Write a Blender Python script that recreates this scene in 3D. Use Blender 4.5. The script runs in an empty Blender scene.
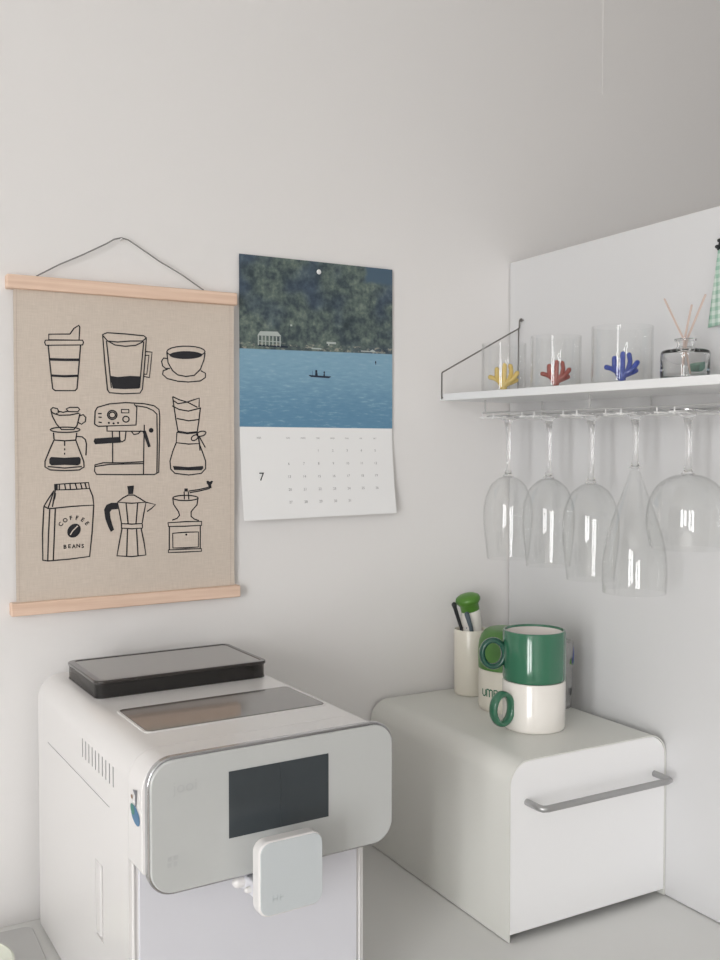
import bpy, bmesh, math, random
from mathutils import Vector, Matrix, Euler
random.seed(7)
PI = math.pi
SC = bpy.context.scene
COL = SC.collection

# ------------------------------------------------------------------ materials
def mat(name, color, rough=0.5, metal=0.0, coat=0.0, trans=0.0, ior=1.45, spec=0.5,
        bump=0.0, bscale=200.0, vary=0.0, vscale=8.0, sheen=0.0):
    m = bpy.data.materials.new(name); m.use_nodes = True
    nt = m.node_tree; b = nt.nodes['Principled BSDF']
    b.inputs['Base Color'].default_value = (*color, 1)
    b.inputs['Roughness'].default_value = rough
    b.inputs['Metallic'].default_value = metal
    b.inputs['Coat Weight'].default_value = coat
    b.inputs['Coat Roughness'].default_value = 0.05
    b.inputs['Transmission Weight'].default_value = trans
    b.inputs['IOR'].default_value = ior
    b.inputs['Specular IOR Level'].default_value = spec
    b.inputs['Sheen Weight'].default_value = sheen
    tc = nt.nodes.new('ShaderNodeTexCoord')
    if vary > 0:
        n = nt.nodes.new('ShaderNodeTexNoise'); n.inputs['Scale'].default_value = vscale
        n.inputs['Detail'].default_value = 4
        nt.links.new(tc.outputs['Object'], n.inputs['Vector'])
        mx = nt.nodes.new('ShaderNodeMix'); mx.data_type = 'RGBA'
        mx.inputs[6].default_value = (*[c * (1 - vary) for c in color], 1)
        mx.inputs[7].default_value = (*[min(1, c * (1 + vary)) for c in color], 1)
        nt.links.new(n.outputs['Fac'], mx.inputs[0]); nt.links.new(mx.outputs[2], b.inputs['Base Color'])
    if bump > 0:
        n = nt.nodes.new('ShaderNodeTexNoise'); n.inputs['Scale'].default_value = bscale
        n.inputs['Detail'].default_value = 3
        nt.links.new(tc.outputs['Object'], n.inputs['Vector'])
        bp = nt.nodes.new('ShaderNodeBump'); bp.inputs['Strength'].default_value = bump
        bp.inputs['Distance'].default_value = 0.0006
        nt.links.new(n.outputs['Fac'], bp.inputs['Height']); nt.links.new(bp.outputs['Normal'], b.inputs['Normal'])
    return m

def srgb(r, g, b):
    f = lambda c: (c / 255 / 12.92) if c / 255 <= 0.04045 else ((c / 255 + 0.055) / 1.055) ** 2.4
    return (f(r), f(g), f(b))

M = {}
M['wall'] = mat('wall_paint', srgb(229, 227, 226), 0.85, bump=0.15, bscale=350, vary=0.012, vscale=2.5)
M['ceiling'] = mat('ceiling_paint', (0.80, 0.80, 0.79), 0.9)
M['floor'] = mat('floor_vinyl', (0.52, 0.48, 0.43), 0.5, vary=0.08)
M['panel'] = mat('white_laminate', srgb(212, 212, 213), 0.45, vary=0.006, vscale=3)
M['counter'] = mat('white_worktop', srgb(222, 222, 220), 0.38, vary=0.01, vscale=5)
M['cabinet'] = mat('cabinet_white', (0.7, 0.7, 0.69), 0.45)
M['shelf'] = mat('shelf_white', srgb(228, 229, 230), 0.45)
M['wood'] = None
M['ink'] = mat('black_print_ink', (0.018, 0.018, 0.022), 0.75)
M['inkgrey'] = mat('grey_print_ink', (0.30, 0.30, 0.31), 0.75)
M['steelwire'] = mat('dark_steel_wire', (0.22, 0.21, 0.20), 0.35, metal=0.85)
M['cord'] = mat('grey_cord', (0.22, 0.215, 0.21), 0.8)
M['plastic'] = mat('white_glossy_plastic', srgb(226, 224, 223), 0.28, coat=0.25)
M['bluewhite'] = mat('cool_white_plastic', srgb(217, 217, 223), 0.35)
M['fascia'] = mat('pale_grey_glass_fascia', srgb(192, 194, 193), 0.22, coat=0.5)
M['fascialogo'] = mat('faint_grey_print', srgb(179, 181, 181), 0.3)
M['chrome'] = mat('chrome_trim', (0.55, 0.55, 0.57), 0.16, metal=1.0)
M['screen'] = mat('dark_display_glass', srgb(62, 68, 72), 0.18, coat=0.4, vary=0.05, vscale=12)
M['spoutface'] = mat('cool_grey_cover_face', srgb(200, 206, 209), 0.25, coat=0.3)
M['dark'] = mat('dark_void', (0.02, 0.02, 0.02), 0.6)
M['recess'] = mat('vent_shadow_plastic', (0.35, 0.35, 0.35), 0.5)
M['boxsteel'] = mat('white_powder_coated_steel', srgb(222, 222, 217), 0.42, bump=0.08, bscale=900)
M['boxdoor'] = mat('white_powder_coated_door', srgb(238, 238, 239), 0.42, bump=0.08, bscale=900)
M['handle'] = mat('satin_grey_steel', (0.42, 0.42, 0.42), 0.4, metal=0.7)
M['greenmug'] = mat('green_ceramic_glaze', srgb(50, 108, 82), 0.16, coat=0.6)
M['handlegreen'] = mat('dark_green_glaze', srgb(36, 84, 70), 0.18, coat=0.5)
M['whitemug'] = mat('white_ceramic_glaze', srgb(232, 228, 222), 0.16, coat=0.5)
M['pinkin'] = mat('pale_inner_glaze', srgb(232, 226, 222), 0.25)
M['cream'] = mat('cream_ceramic', srgb(222, 217, 205), 0.3, coat=0.2)
M['leafgreen'] = mat('leaf_green_plastic', srgb(84, 134, 52), 0.35)
M['lidgreen'] = mat('mid_green_lid', srgb(82, 126, 66), 0.35)
M['letter'] = mat('dark_green_lettering', srgb(40, 104, 76), 0.4)
M['blackplastic'] = mat('black_plastic', (0.02, 0.022, 0.025), 0.4)
M['slate'] = mat('slate_blue_plastic', srgb(82, 95, 104), 0.45)
M['paper'] = mat('calendar_paper', srgb(236, 236, 236), 0.8)
M['glass'] = mat('clear_solid_glass', (1, 1, 1), 0.0, trans=1.0, ior=1.46)
def thin_glass():
    m = bpy.data.materials.new('clear_thin_glass'); m.use_nodes = True
    nt = m.node_tree; nt.nodes.remove(nt.nodes['Principled BSDF']); L = nt.links.new
    ge = nt.nodes.new('ShaderNodeNewGeometry'); ma = nt.nodes.new('ShaderNodeMath'); ma.operation = 'MULTIPLY_ADD'
    ma.inputs[1].default_value = 1/1.45 - 1.45; ma.inputs[2].default_value = 1.45; L(ge.outputs['Backfacing'], ma.inputs[0])
    fr = nt.nodes.new('ShaderNodeFresnel'); L(ma.outputs[0], fr.inputs['IOR'])
    tr = nt.nodes.new('ShaderNodeBsdfTransparent'); tr.inputs[0].default_value = (.992, .994, .993, 1)
    gl = nt.nodes.new('ShaderNodeBsdfGlossy'); gl.inputs['Roughness'].default_value = 0.015
    mx = nt.nodes.new('ShaderNodeMixShader'); L(fr.outputs[0], mx.inputs[0]); L(tr.outputs[0], mx.inputs[1]); L(gl.outputs[0], mx.inputs[2])
    L(mx.outputs[0], nt.nodes['Material Output'].inputs['Surface']); return m
M['thin'] = thin_glass()
M['yellow'] = mat('yellow_coral_glass', srgb(212, 184, 104), 0.2, coat=0.4)
M['red'] = mat('red_brown_coral_glass', srgb(150, 72, 62), 0.2, coat=0.4)
M['blue'] = mat('blue_coral_glass', srgb(44, 66, 152), 0.2, coat=0.4)
M['reed'] = mat('reed_stick', srgb(200, 180, 170), 0.8)
M['darkgreen'] = mat('dark_green_block', srgb(92, 142, 122), 0.6)
M['rack'] = mat('rack_clear_grey_metal', (0.55, 0.55, 0.55), 0.3, metal=0.5)
M['rackwhite'] = mat('rack_white_enamel', (0.78, 0.78, 0.78), 0.3)
M['tray'] = mat('grey_mat', srgb(196, 196, 195), 0.5)
M['dish'] = mat('pale_green_white_dish', srgb(222, 225, 212), 0.25, coat=0.3)
M['teal'] = mat('teal_sticker', srgb(70, 130, 120), 0.5)
M['stblue'] = mat('blue_sticker', srgb(80, 122, 158), 0.5)
M['orange'] = mat('brown_sticker_dot', srgb(140, 110, 90), 0.5)
M['sthumb'] = mat('grey_sticker_mark', srgb(120, 122, 128), 0.5)

def smoked(name, tint, fac_body=0.25, col=(0.06, 0.055, 0.05)):
    m = bpy.data.materials.new(name); m.use_nodes = True
    nt = m.node_tree; b = nt.nodes['Principled BSDF']
    b.inputs['Base Color'].default_value = (*col, 1); b.inputs['Roughness'].default_value = 0.12
    b.inputs['Coat Weight'].default_value = 0.6
    tr = nt.nodes.new('ShaderNodeBsdfTransparent'); tr.inputs['Color'].default_value = (*tint, 1)
    mx = nt.nodes.new('ShaderNodeMixShader'); mx.inputs[0].default_value = fac_body
    nt.links.new(tr.outputs[0], mx.inputs[1]); nt.links.new(b.outputs[0], mx.inputs[2])
    nt.links.new(mx.outputs[0], nt.nodes['Material Output'].inputs['Surface'])
    return m
M['smoke'] = smoked('smoked_clear_plastic', (0.62, 0.60, 0.58), 0.36, (0.055, 0.053, 0.052))
M['smokelid'] = mat('smoked_lid_plastic', srgb(96, 88, 80), 0.12, coat=0.8)
M['smokerim'] = mat('dark_smoked_rim', srgb(52, 48, 46), 0.2, coat=0.5)
M['smokewin'] = mat('smoked_top_window', srgb(92, 88, 84), 0.16, coat=0.7)
M['cleartube'] = smoked('milky_clear_plastic', (0.95, 0.95, 0.95), 0.35, (0.6, 0.6, 0.6))

def wood():
    m = bpy.data.materials.new('pale_beech_wood'); m.use_nodes = True
    nt = m.node_tree; b = nt.nodes['Principled BSDF']; b.inputs['Roughness'].default_value = 0.6
    tc = nt.nodes.new('ShaderNodeTexCoord'); mp = nt.nodes.new('ShaderNodeMapping')
    mp.inputs['Scale'].default_value = (6, 60, 160)
    n = nt.nodes.new('ShaderNodeTexNoise'); n.inputs['Scale'].default_value = 1.5; n.inputs['Detail'].default_value = 5
    r = nt.nodes.new('ShaderNodeValToRGB')
    r.color_ramp.elements[0].color = (*srgb(220, 188, 166), 1); r.color_ramp.elements[0].position = 0.3
    r.color_ramp.elements[1].color = (*srgb(234, 206, 186), 1); r.color_ramp.elements[1].position = 0.7
    nt.links.new(tc.outputs['Object'], mp.inputs[0]); nt.links.new(mp.outputs[0], n.inputs['Vector'])
    nt.links.new(n.outputs['Fac'], r.inputs[0]); nt.links.new(r.outputs[0], b.inputs['Base Color'])
    return m
M['wood'] = wood()

def linen():
    m = bpy.data.materials.new('beige_linen'); m.use_nodes = True
    nt = m.node_tree; b = nt.nodes['Principled BSDF']; b.inputs['Roughness'].default_value = 0.95
    tc = nt.nodes.new('ShaderNodeTexCoord')
    acc = None
    for sc_ in ((900, 1, 60), (60, 1, 900)):
        mp = nt.nodes.new('ShaderNodeMapping'); mp.inputs['Scale'].default_value = sc_
        n = nt.nodes.new('ShaderNodeTexNoise'); n.inputs['Scale'].default_value = 1.0; n.inputs['Detail'].default_value = 2
        nt.links.new(tc.outputs['Object'], mp.inputs[0]); nt.links.new(mp.outputs[0], n.inputs['Vector'])
        if acc is None: acc = n.outputs['Fac']
        else:
            a = nt.nodes.new('ShaderNodeMath'); a.operation = 'ADD'
            nt.links.new(acc, a.inputs[0]); nt.links.new(n.outputs['Fac'], a.inputs[1]); acc = a.outputs[0]
    h = nt.nodes.new('ShaderNodeMath'); h.operation = 'MULTIPLY'; h.inputs[1].default_value = 0.5
    nt.links.new(acc, h.inputs[0])
    r = nt.nodes.new('ShaderNodeValToRGB')
    r.color_ramp.elements[0].color = (*srgb(198, 186, 174), 1); r.color_ramp.elements[0].position = 0.3
    r.color_ramp.elements[1].color = (*srgb(213, 201, 189), 1); r.color_ramp.elements[1].position = 0.7
    nt.links.new(h.outputs[0], r.inputs[0]); nt.links.new(r.outputs[0], b.inputs['Base Color'])
    bp = nt.nodes.new('ShaderNodeBump'); bp.inputs['Strength'].default_value = 0.3; bp.inputs['Distance'].default_value = 0.0004
    nt.links.new(h.outputs[0], bp.inputs['Height']); nt.links.new(bp.outputs[0], b.inputs['Normal'])
    return m
M['linen'] = linen()

def gingham():
    m = bpy.data.materials.new('green_gingham'); m.use_nodes = True
    nt = m.node_tree; b = nt.nodes['Principled BSDF']; b.inputs['Roughness'].default_value = 0.9
    tc = nt.nodes.new('ShaderNodeTexCoord'); sp = nt.nodes.new('ShaderNodeSeparateXYZ')
    nt.links.new(tc.outputs['Object'], sp.inputs[0]); outs = []
    for ax in (1, 2):
        a = nt.nodes.new('ShaderNodeMath'); a.operation = 'MULTIPLY'; a.inputs[1].default_value = 2 * PI / 0.010
        s = nt.nodes.new('ShaderNodeMath'); s.operation = 'SINE'
        g = nt.nodes.new('ShaderNodeMath'); g.operation = 'GREATER_THAN'; g.inputs[1].default_value = 0
        nt.links.new(sp.outputs[ax], a.inputs[0]); nt.links.new(a.outputs[0], s.inputs[0]); nt.links.new(s.outputs[0], g.inputs[0])
        outs.append(g.outputs[0])
    ad = nt.nodes.new('ShaderNodeMath'); ad.operation = 'ADD'
    nt.links.new(outs[0], ad.inputs[0]); nt.links.new(outs[1], ad.inputs[1])
    ml = nt.nodes.new('ShaderNodeMath'); ml.operation = 'MULTIPLY'; ml.inputs[1].default_value = 0.5
    nt.links.new(ad.outputs[0], ml.inputs[0])
    r = nt.nodes.new('ShaderNodeValToRGB')
    r.color_ramp.elements[0].color = (*srgb(208, 220, 212), 1); r.color_ramp.elements[1].color = (*srgb(150, 186, 168), 1)
    nt.links.new(ml.outputs[0], r.inputs[0]); nt.links.new(r.outputs[0], b.inputs['Base Color'])
    return m
M['gingham'] = gingham()

def lake_photo():
    """printed photograph: wooded hillside above blue lake water; origin = calendar base centre"""
    m = bpy.data.materials.new('lake_photo_print'); m.use_nodes = True
    nt = m.node_tree; L = nt.links.new; N = nt.nodes.new
    b = nt.nodes['Principled BSDF']; b.inputs['Roughness'].default_value = 0.55
    tc = N('ShaderNodeTexCoord'); sp = N('ShaderNodeSeparateXYZ'); L(tc.outputs['Object'], sp.inputs[0])
    def mth(op, a, b_):
        n = N('ShaderNodeMath'); n.operation = op
        for i, v in enumerate((a, b_)):
            if v is None: continue
            if isinstance(v, (int, float)): n.inputs[i].default_value = v
            else: L(v, n.inputs[i])
        return n.outputs[0]
    def noise(scale, detail, sc3=(1, 1, 1), rough=0.6):
        mp = N('ShaderNodeMapping'); mp.inputs['Scale'].default_value = sc3; L(tc.outputs['Object'], mp.inputs[0])
        n = N('ShaderNodeTexNoise'); n.inputs['Scale'].default_value = scale; n.inputs['Detail'].default_value = detail
        n.inputs['Roughness'].default_value = rough; L(mp.outputs[0], n.inputs['Vector']); return n.outputs['Fac']
    def ramp(f, *els):
        r = N('ShaderNodeValToRGB'); cr = r.color_ramp
        while len(cr.elements) < len(els): cr.elements.new(0.5)
        for e, (p, c) in zip(cr.elements, els): e.position = p; e.color = (*srgb(*c), 1)
        L(f, r.inputs[0]); return r.outputs[0]
    def mix(f, a, b_):
        n = N('ShaderNodeMix'); n.data_type = 'RGBA'; L(f, n.inputs[0])
        for i, v in ((6, a), (7, b_)):
            if isinstance(v, tuple): n.inputs[i].default_value = (*srgb(*v), 1)
            else: L(v, n.inputs[i])
        return n.outputs[2]
    def smooth(v, lo, hi):
        n = N('ShaderNodeMapRange'); n.interpolation_type = 'SMOOTHSTEP'
        n.inputs[1].default_value = lo; n.inputs[2].default_value = hi; L(v, n.inputs[0]); return n.outputs[0]
    x, z = sp.outputs[0], sp.outputs[2]
    zz = mth('SUBTRACT', z, mth('MULTIPLY', x, 0.0145))
    fol = mth('ADD', mth('MULTIPLY', noise(95, 6), 0.75), mth('MULTIPLY', noise(16, 3), 0.35))
    trees = ramp(fol, (0.36, (42, 54, 60)), (0.50, (66, 80, 84)), (0.60, (94, 108, 102)), (0.74, (128, 140, 130)))
    shade = noise(11, 2)
    trees = mix(smooth(mth('ADD', shade, mth('MULTIPLY', z, 0.6)), 0.68, 0.84), trees, ramp(fol, (0.36, (44, 56, 72)), (0.62, (70, 86, 102)), (0.75, (96, 112, 122))))
    far = mth('MULTIPLY', smooth(mth('ADD', x, mth('MULTIPLY', noise(30, 4), 0.03)), 0.088, 0.098), smooth(mth('ADD', z, mth('MULTIPLY', noise(40, 4), 0.012)), 0.352, 0.360))
    trees = mix(far, trees, (74, 96, 114))
    shore = mth('MULTIPLY', smooth(zz, 0.2545, 0.2515), smooth(noise(140, 3, (1, 1, 2)), 0.52, 0.66))
    trees = mix(shore, trees, (150, 150, 138))
    wn = noise(70, 4, (1, 1, 5)); wz = smooth(z, 0.132, 0.244)
    wat = mix(smooth(mth('ADD', mth('MULTIPLY', wn, 0.5), mth('MULTIPLY', wz, 0.5)), 0.15, 0.85), (92, 136, 166), (130, 168, 190))
    wat = mix(smooth(wn, 0.55, 0.8), wat, (146, 178, 194))
    L(mix(smooth(zz, 0.2432, 0.2442), wat, trees), b.inputs['Base Color'])
    return m
M['photo'] = lake_photo()
M['photowhite'] = mat('photo_pale_ink', srgb(178, 186, 182), 0.6)
M['photodark'] = mat('photo_dark_ink', srgb(28, 38, 58), 0.6)

# ------------------------------------------------------------------ mesh builder
class MB:
    def __init__(s): s.v = []; s.f = []; s.m = []
    def add(s, vs, fs, mi=0, xf=None):
        o = len(s.v)
        s.v += [tuple(xf @ Vector(p)) if xf else tuple(p) for p in vs]
        s.f += [tuple(i + o for i in f) for f in fs]; s.m += [mi] * len(fs); return s
    def box(s, a, b, mi=0, xf=None):
        (x0, y0, z0), (x1, y1, z1) = a, b
        vs = [(x0,y0,z0),(x1,y0,z0),(x1,y1,z0),(x0,y1,z0),(x0,y0,z1),(x1,y0,z1),(x1,y1,z1),(x0,y1,z1)]
        return s.add(vs, [(0,3,2,1),(4,5,6,7),(0,1,5,4),(1,2,6,5),(2,3,7,6),(3,0,4,7)], mi, xf)
    def prism(s, pts, a, b, plane='xz', mi=0, xf=None):
        """extrude closed 2D outline between a and b along the third axis"""
        def P(p, t): return {'xz': (p[0], t, p[1]), 'xy': (p[0], p[1], t), 'yz': (t, p[0], p[1])}[plane]
        n = len(pts)
        vs = [P(p, a) for p in pts] + [P(p, b) for p in pts]
        fs = [tuple(range(n)), tuple(range(2 * n - 1, n - 1, -1))]
        fs += [(i, i + n, (i + 1) % n + n, (i + 1) % n) for i in range(n)]
        return s.add(vs, fs, mi, xf)
    def strip(s, inner, outer, a, b, plane='xz', closed=False, mi=0):
        """band between two open outlines, given depth"""
        def P(p, t): return {'xz': (p[0], t, p[1]), 'xy': (p[0], p[1], t), 'yz': (t, p[0], p[1])}[plane]
        n = len(inner); vs = []
        for p, q in zip(inner, outer): vs += [P(p, a), P(q, a), P(q, b), P(p, b)]
        fs = []
        for i in range(n if closed else n - 1):
            j = (i + 1) % n
            for k in range(4): fs.append((4*i+k, 4*j+k, 4*j+(k+1)%4, 4*i+(k+1)%4))
        if not closed: fs += [(0,1,2,3), (4*n-1, 4*n-2, 4*n-3, 4*n-4)]
        return s.add(vs, fs, mi)
    def lathe(s, prof, n=48, c=(0, 0, 0), mi=0, closed=False, xf=None):
        vs = []; fs = []; k = len(prof)
        for i in range(n):
            a = 2 * PI * i / n
            for r, z in prof: vs.append((c[0] + r * math.cos(a), c[1] + r * math.sin(a), c[2] + z))
        for i in range(n):
            j = (i + 1) % n
            for q in range(k if closed else k - 1):
                w = (q + 1) % k; fs.append((i*k+q, j*k+q, j*k+w, i*k+w))
        return s.add(vs, fs, mi, xf)
    def tube(s, pts, r, n=10, mi=0, caps=True, flat=1.0):
        pts = [Vector(p) for p in pts]; rr = list(r) if hasattr(r, '__len__') else [r] * len(pts)
        if caps:
            d0 = (pts[0] - pts[1]).normalized(); d1 = (pts[-1] - pts[-2]).normalized()
            pts = [pts[0] + d0*rr[0]*.9, pts[0] + d0*rr[0]*.55] + pts + [pts[-1] + d1*rr[-1]*.55, pts[-1] + d1*rr[-1]*.9]
            rr = [rr[0]*.3, rr[0]*.8] + rr + [rr[-1]*.8, rr[-1]*.3]
        vs = []; up = None
        for i, p in enumerate(pts):
            t = (pts[min(i+1, len(pts)-1)] - pts[max(i-1, 0)]).normalized()
            if up is None: up = t.orthogonal().normalized()
            up = (up - t * up.dot(t)).normalized(); sd = t.cross(up)
            for k in range(n):
                a = 2 * PI * k / n; vs.append(tuple(p + (up*math.cos(a) + sd*math.sin(a)*flat) * rr[i]))
        fs = [tuple(range(n-1, -1, -1)), tuple(range(n*(len(pts)-1), n*len(pts)))]
        for i in range(len(pts)-1):
            for k in range(n): fs.append((i*n+k, i*n+(k+1)%n, (i+1)*n+(k+1)%n, (i+1)*n+k))
        return s.add(vs, fs, mi)
    def build(s, name, mats, parent=None, origin=(0, 0, 0), bevel=0, seg=2, smooth=True, recalc=True, ang=35):
        me = bpy.data.meshes.new(name)
        o = Vector(origin); me.from_pydata([tuple(Vector(p) - o) for p in s.v], [], s.f)
        for m in (mats if isinstance(mats, (list, tuple)) else [mats]): me.materials.append(m)
        for p, mi in zip(me.polygons, s.m): p.material_index = mi
        if recalc:
            bm = bmesh.new(); bm.from_mesh(me); bmesh.ops.remove_doubles(bm, verts=bm.verts, dist=1e-7)
            bmesh.ops.recalc_face_normals(bm, faces=bm.faces)
            if bm.calc_volume(signed=True) < 0: bmesh.ops.reverse_faces(bm, faces=bm.faces)
            bm.to_mesh(me); bm.free()
        if smooth:
            me.polygons.foreach_set('use_smooth', [True] * len(me.polygons)); me.set_sharp_from_angle(angle=math.radians(ang))
        ob = bpy.data.objects.new(name, me); COL.objects.link(ob)
        if parent: ob.parent = parent
        else: ob.location = o
        if bevel:
            b = ob.modifiers.new('bevel', 'BEVEL'); b.width = bevel; b.segments = seg; b.limit_method = 'ANGLE'; b.angle_limit = math.radians(40)
            b.harden_normals = False
        return ob

def thing(name, label, cat, loc=(0, 0, 0), rot=(0, 0, 0), group=None):
    o = bpy.data.objects.new(name, None); COL.objects.link(o); o.empty_display_size = 0.03
    o.location = loc; o.rotation_euler = rot; return tag(o, label, cat, group)
def tag(o, label, cat, group=None):
    o['label'] = label; o['category'] = cat
    if group: o['group'] = group
    return o
def struct(o): o['kind'] = 'structure'; return o

def cut(ob, cutter, m=None):
    """subtract a temporary mesh from ob and bake the result"""
    c = cutter.build('cutter', m or M['recess'], recalc=True, smooth=False)
    md = ob.modifiers.new('cut', 'BOOLEAN'); md.operation = 'DIFFERENCE'; md.object = c; md.solver = 'EXACT'
    if ob.parent: c.parent = ob.parent
    bpy.context.view_layer.update()
    dg = bpy.context.evaluated_depsgraph_get(); me = bpy.data.meshes.new_from_object(ob.evaluated_get(dg))
    ob.modifiers.clear(); ob.data = me; bpy.data.objects.remove(c)
    me.polygons.foreach_set('use_smooth', [True] * len(me.polygons)); me.set_sharp_from_angle(angle=math.radians(30))

def rrect(x0, z0, x1, z1, r, n=8):
    """rounded rectangle outline; r = radius or 4 radii (lower right, upper right, upper left, lower left)"""
    rs = r if hasattr(r, '__len__') else (r,) * 4; out = []
    for (cx, cz, a0, q) in ((x1, z0, -90, 0), (x1, z1, 0, 1), (x0, z1, 90, 2), (x0, z0, 180, 3)):
        rr = rs[q]
        ox = cx - rr if cx == x1 else cx + rr; oz = cz - rr if cz == z1 else cz + rr
        if rr <= 0: out.append((cx, cz)); continue
        for i in range(n + 1):
            a = math.radians(a0 + 90 * i / n); out.append((ox + rr * math.cos(a), oz + rr * math.sin(a)))
    return out

_tc = {}
def text_mesh(txt, size, bold=0):
    if (txt, size) not in _tc:
        cu = bpy.data.curves.new('t', 'FONT'); cu.body = txt; cu.size = size; cu.align_x = 'CENTER'; cu.align_y = 'CENTER'
        cu.resolution_u = 3; cu.offset = bold
        ob = bpy.data.objects.new('t', cu); COL.objects.link(ob); bpy.context.view_layer.update()
        me = bpy.data.meshes.new_from_object(ob.evaluated_get(bpy.context.evaluated_depsgraph_get()))
        _tc[(txt, size)] = ([tuple(v.co) for v in me.vertices], [tuple(p.vertices) for p in me.polygons])
        bpy.data.objects.remove(ob); bpy.data.curves.remove(cu); bpy.data.meshes.remove(me)
    return _tc[(txt, size)]
def put_text(mb, txt, size, place, mi=0, bold=0):
    v, f = text_mesh(txt, size, bold); o = len(mb.v)
    mb.v += [tuple(place(p[0], p[1])) for p in v]; mb.f += [tuple(i + o for i in q) for q in f]; mb.m += [mi] * len(f)
def ribbon(mb, pts, w, place, mi=0):
    """flat ink line of width w along a 2D polyline with mitred joints"""
    P = [Vector(p) for p in pts]; n = len(P); closed = (P[0] - P[-1]).length < 1e-6
    L_, R_ = [], []
    for i, p in enumerate(P):
        a = P[i-1] if i > 0 else (P[-2] if closed else None); b = P[i+1] if i < n-1 else (P[1] if closed else None)
        d = Vector((0, 0))
        if a is not None and (p - a).length: d += (p - a).normalized()
        if b is not None and (b - p).length: d += (b - p).normalized()
        if d.length < 1e-6: d = (p - a) if a is not None else Vector((1, 0))
        d.normalize(); nn = Vector((-d.y, d.x)) * w / 2
        L_.append(p + nn); R_.append(p - nn)
    o = len(mb.v)
    for l, r in zip(L_, R_): mb.v += [tuple(place(*l)), tuple(place(*r))]
    for i in range(n-1): mb.f.append((o+2*i, o+2*i+1, o+2*i+3, o+2*i+2)); mb.m.append(mi)
def fill(mb, pts, place, mi=0):
    o = len(mb.v); mb.v += [tuple(place(*p)) for p in pts]; mb.f.append(tuple(range(o, o + len(pts)))); mb.m.append(mi)
def ell(cx, cy, rx, ry, rot=0, n=20):
    c, s = math.cos(rot), math.sin(rot)
    return [(cx + rx*math.cos(a)*c - ry*math.sin(a)*s, cy + rx*math.cos(a)*s + ry*math.sin(a)*c) for a in (2*PI*i/n for i in range(n))]
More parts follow.
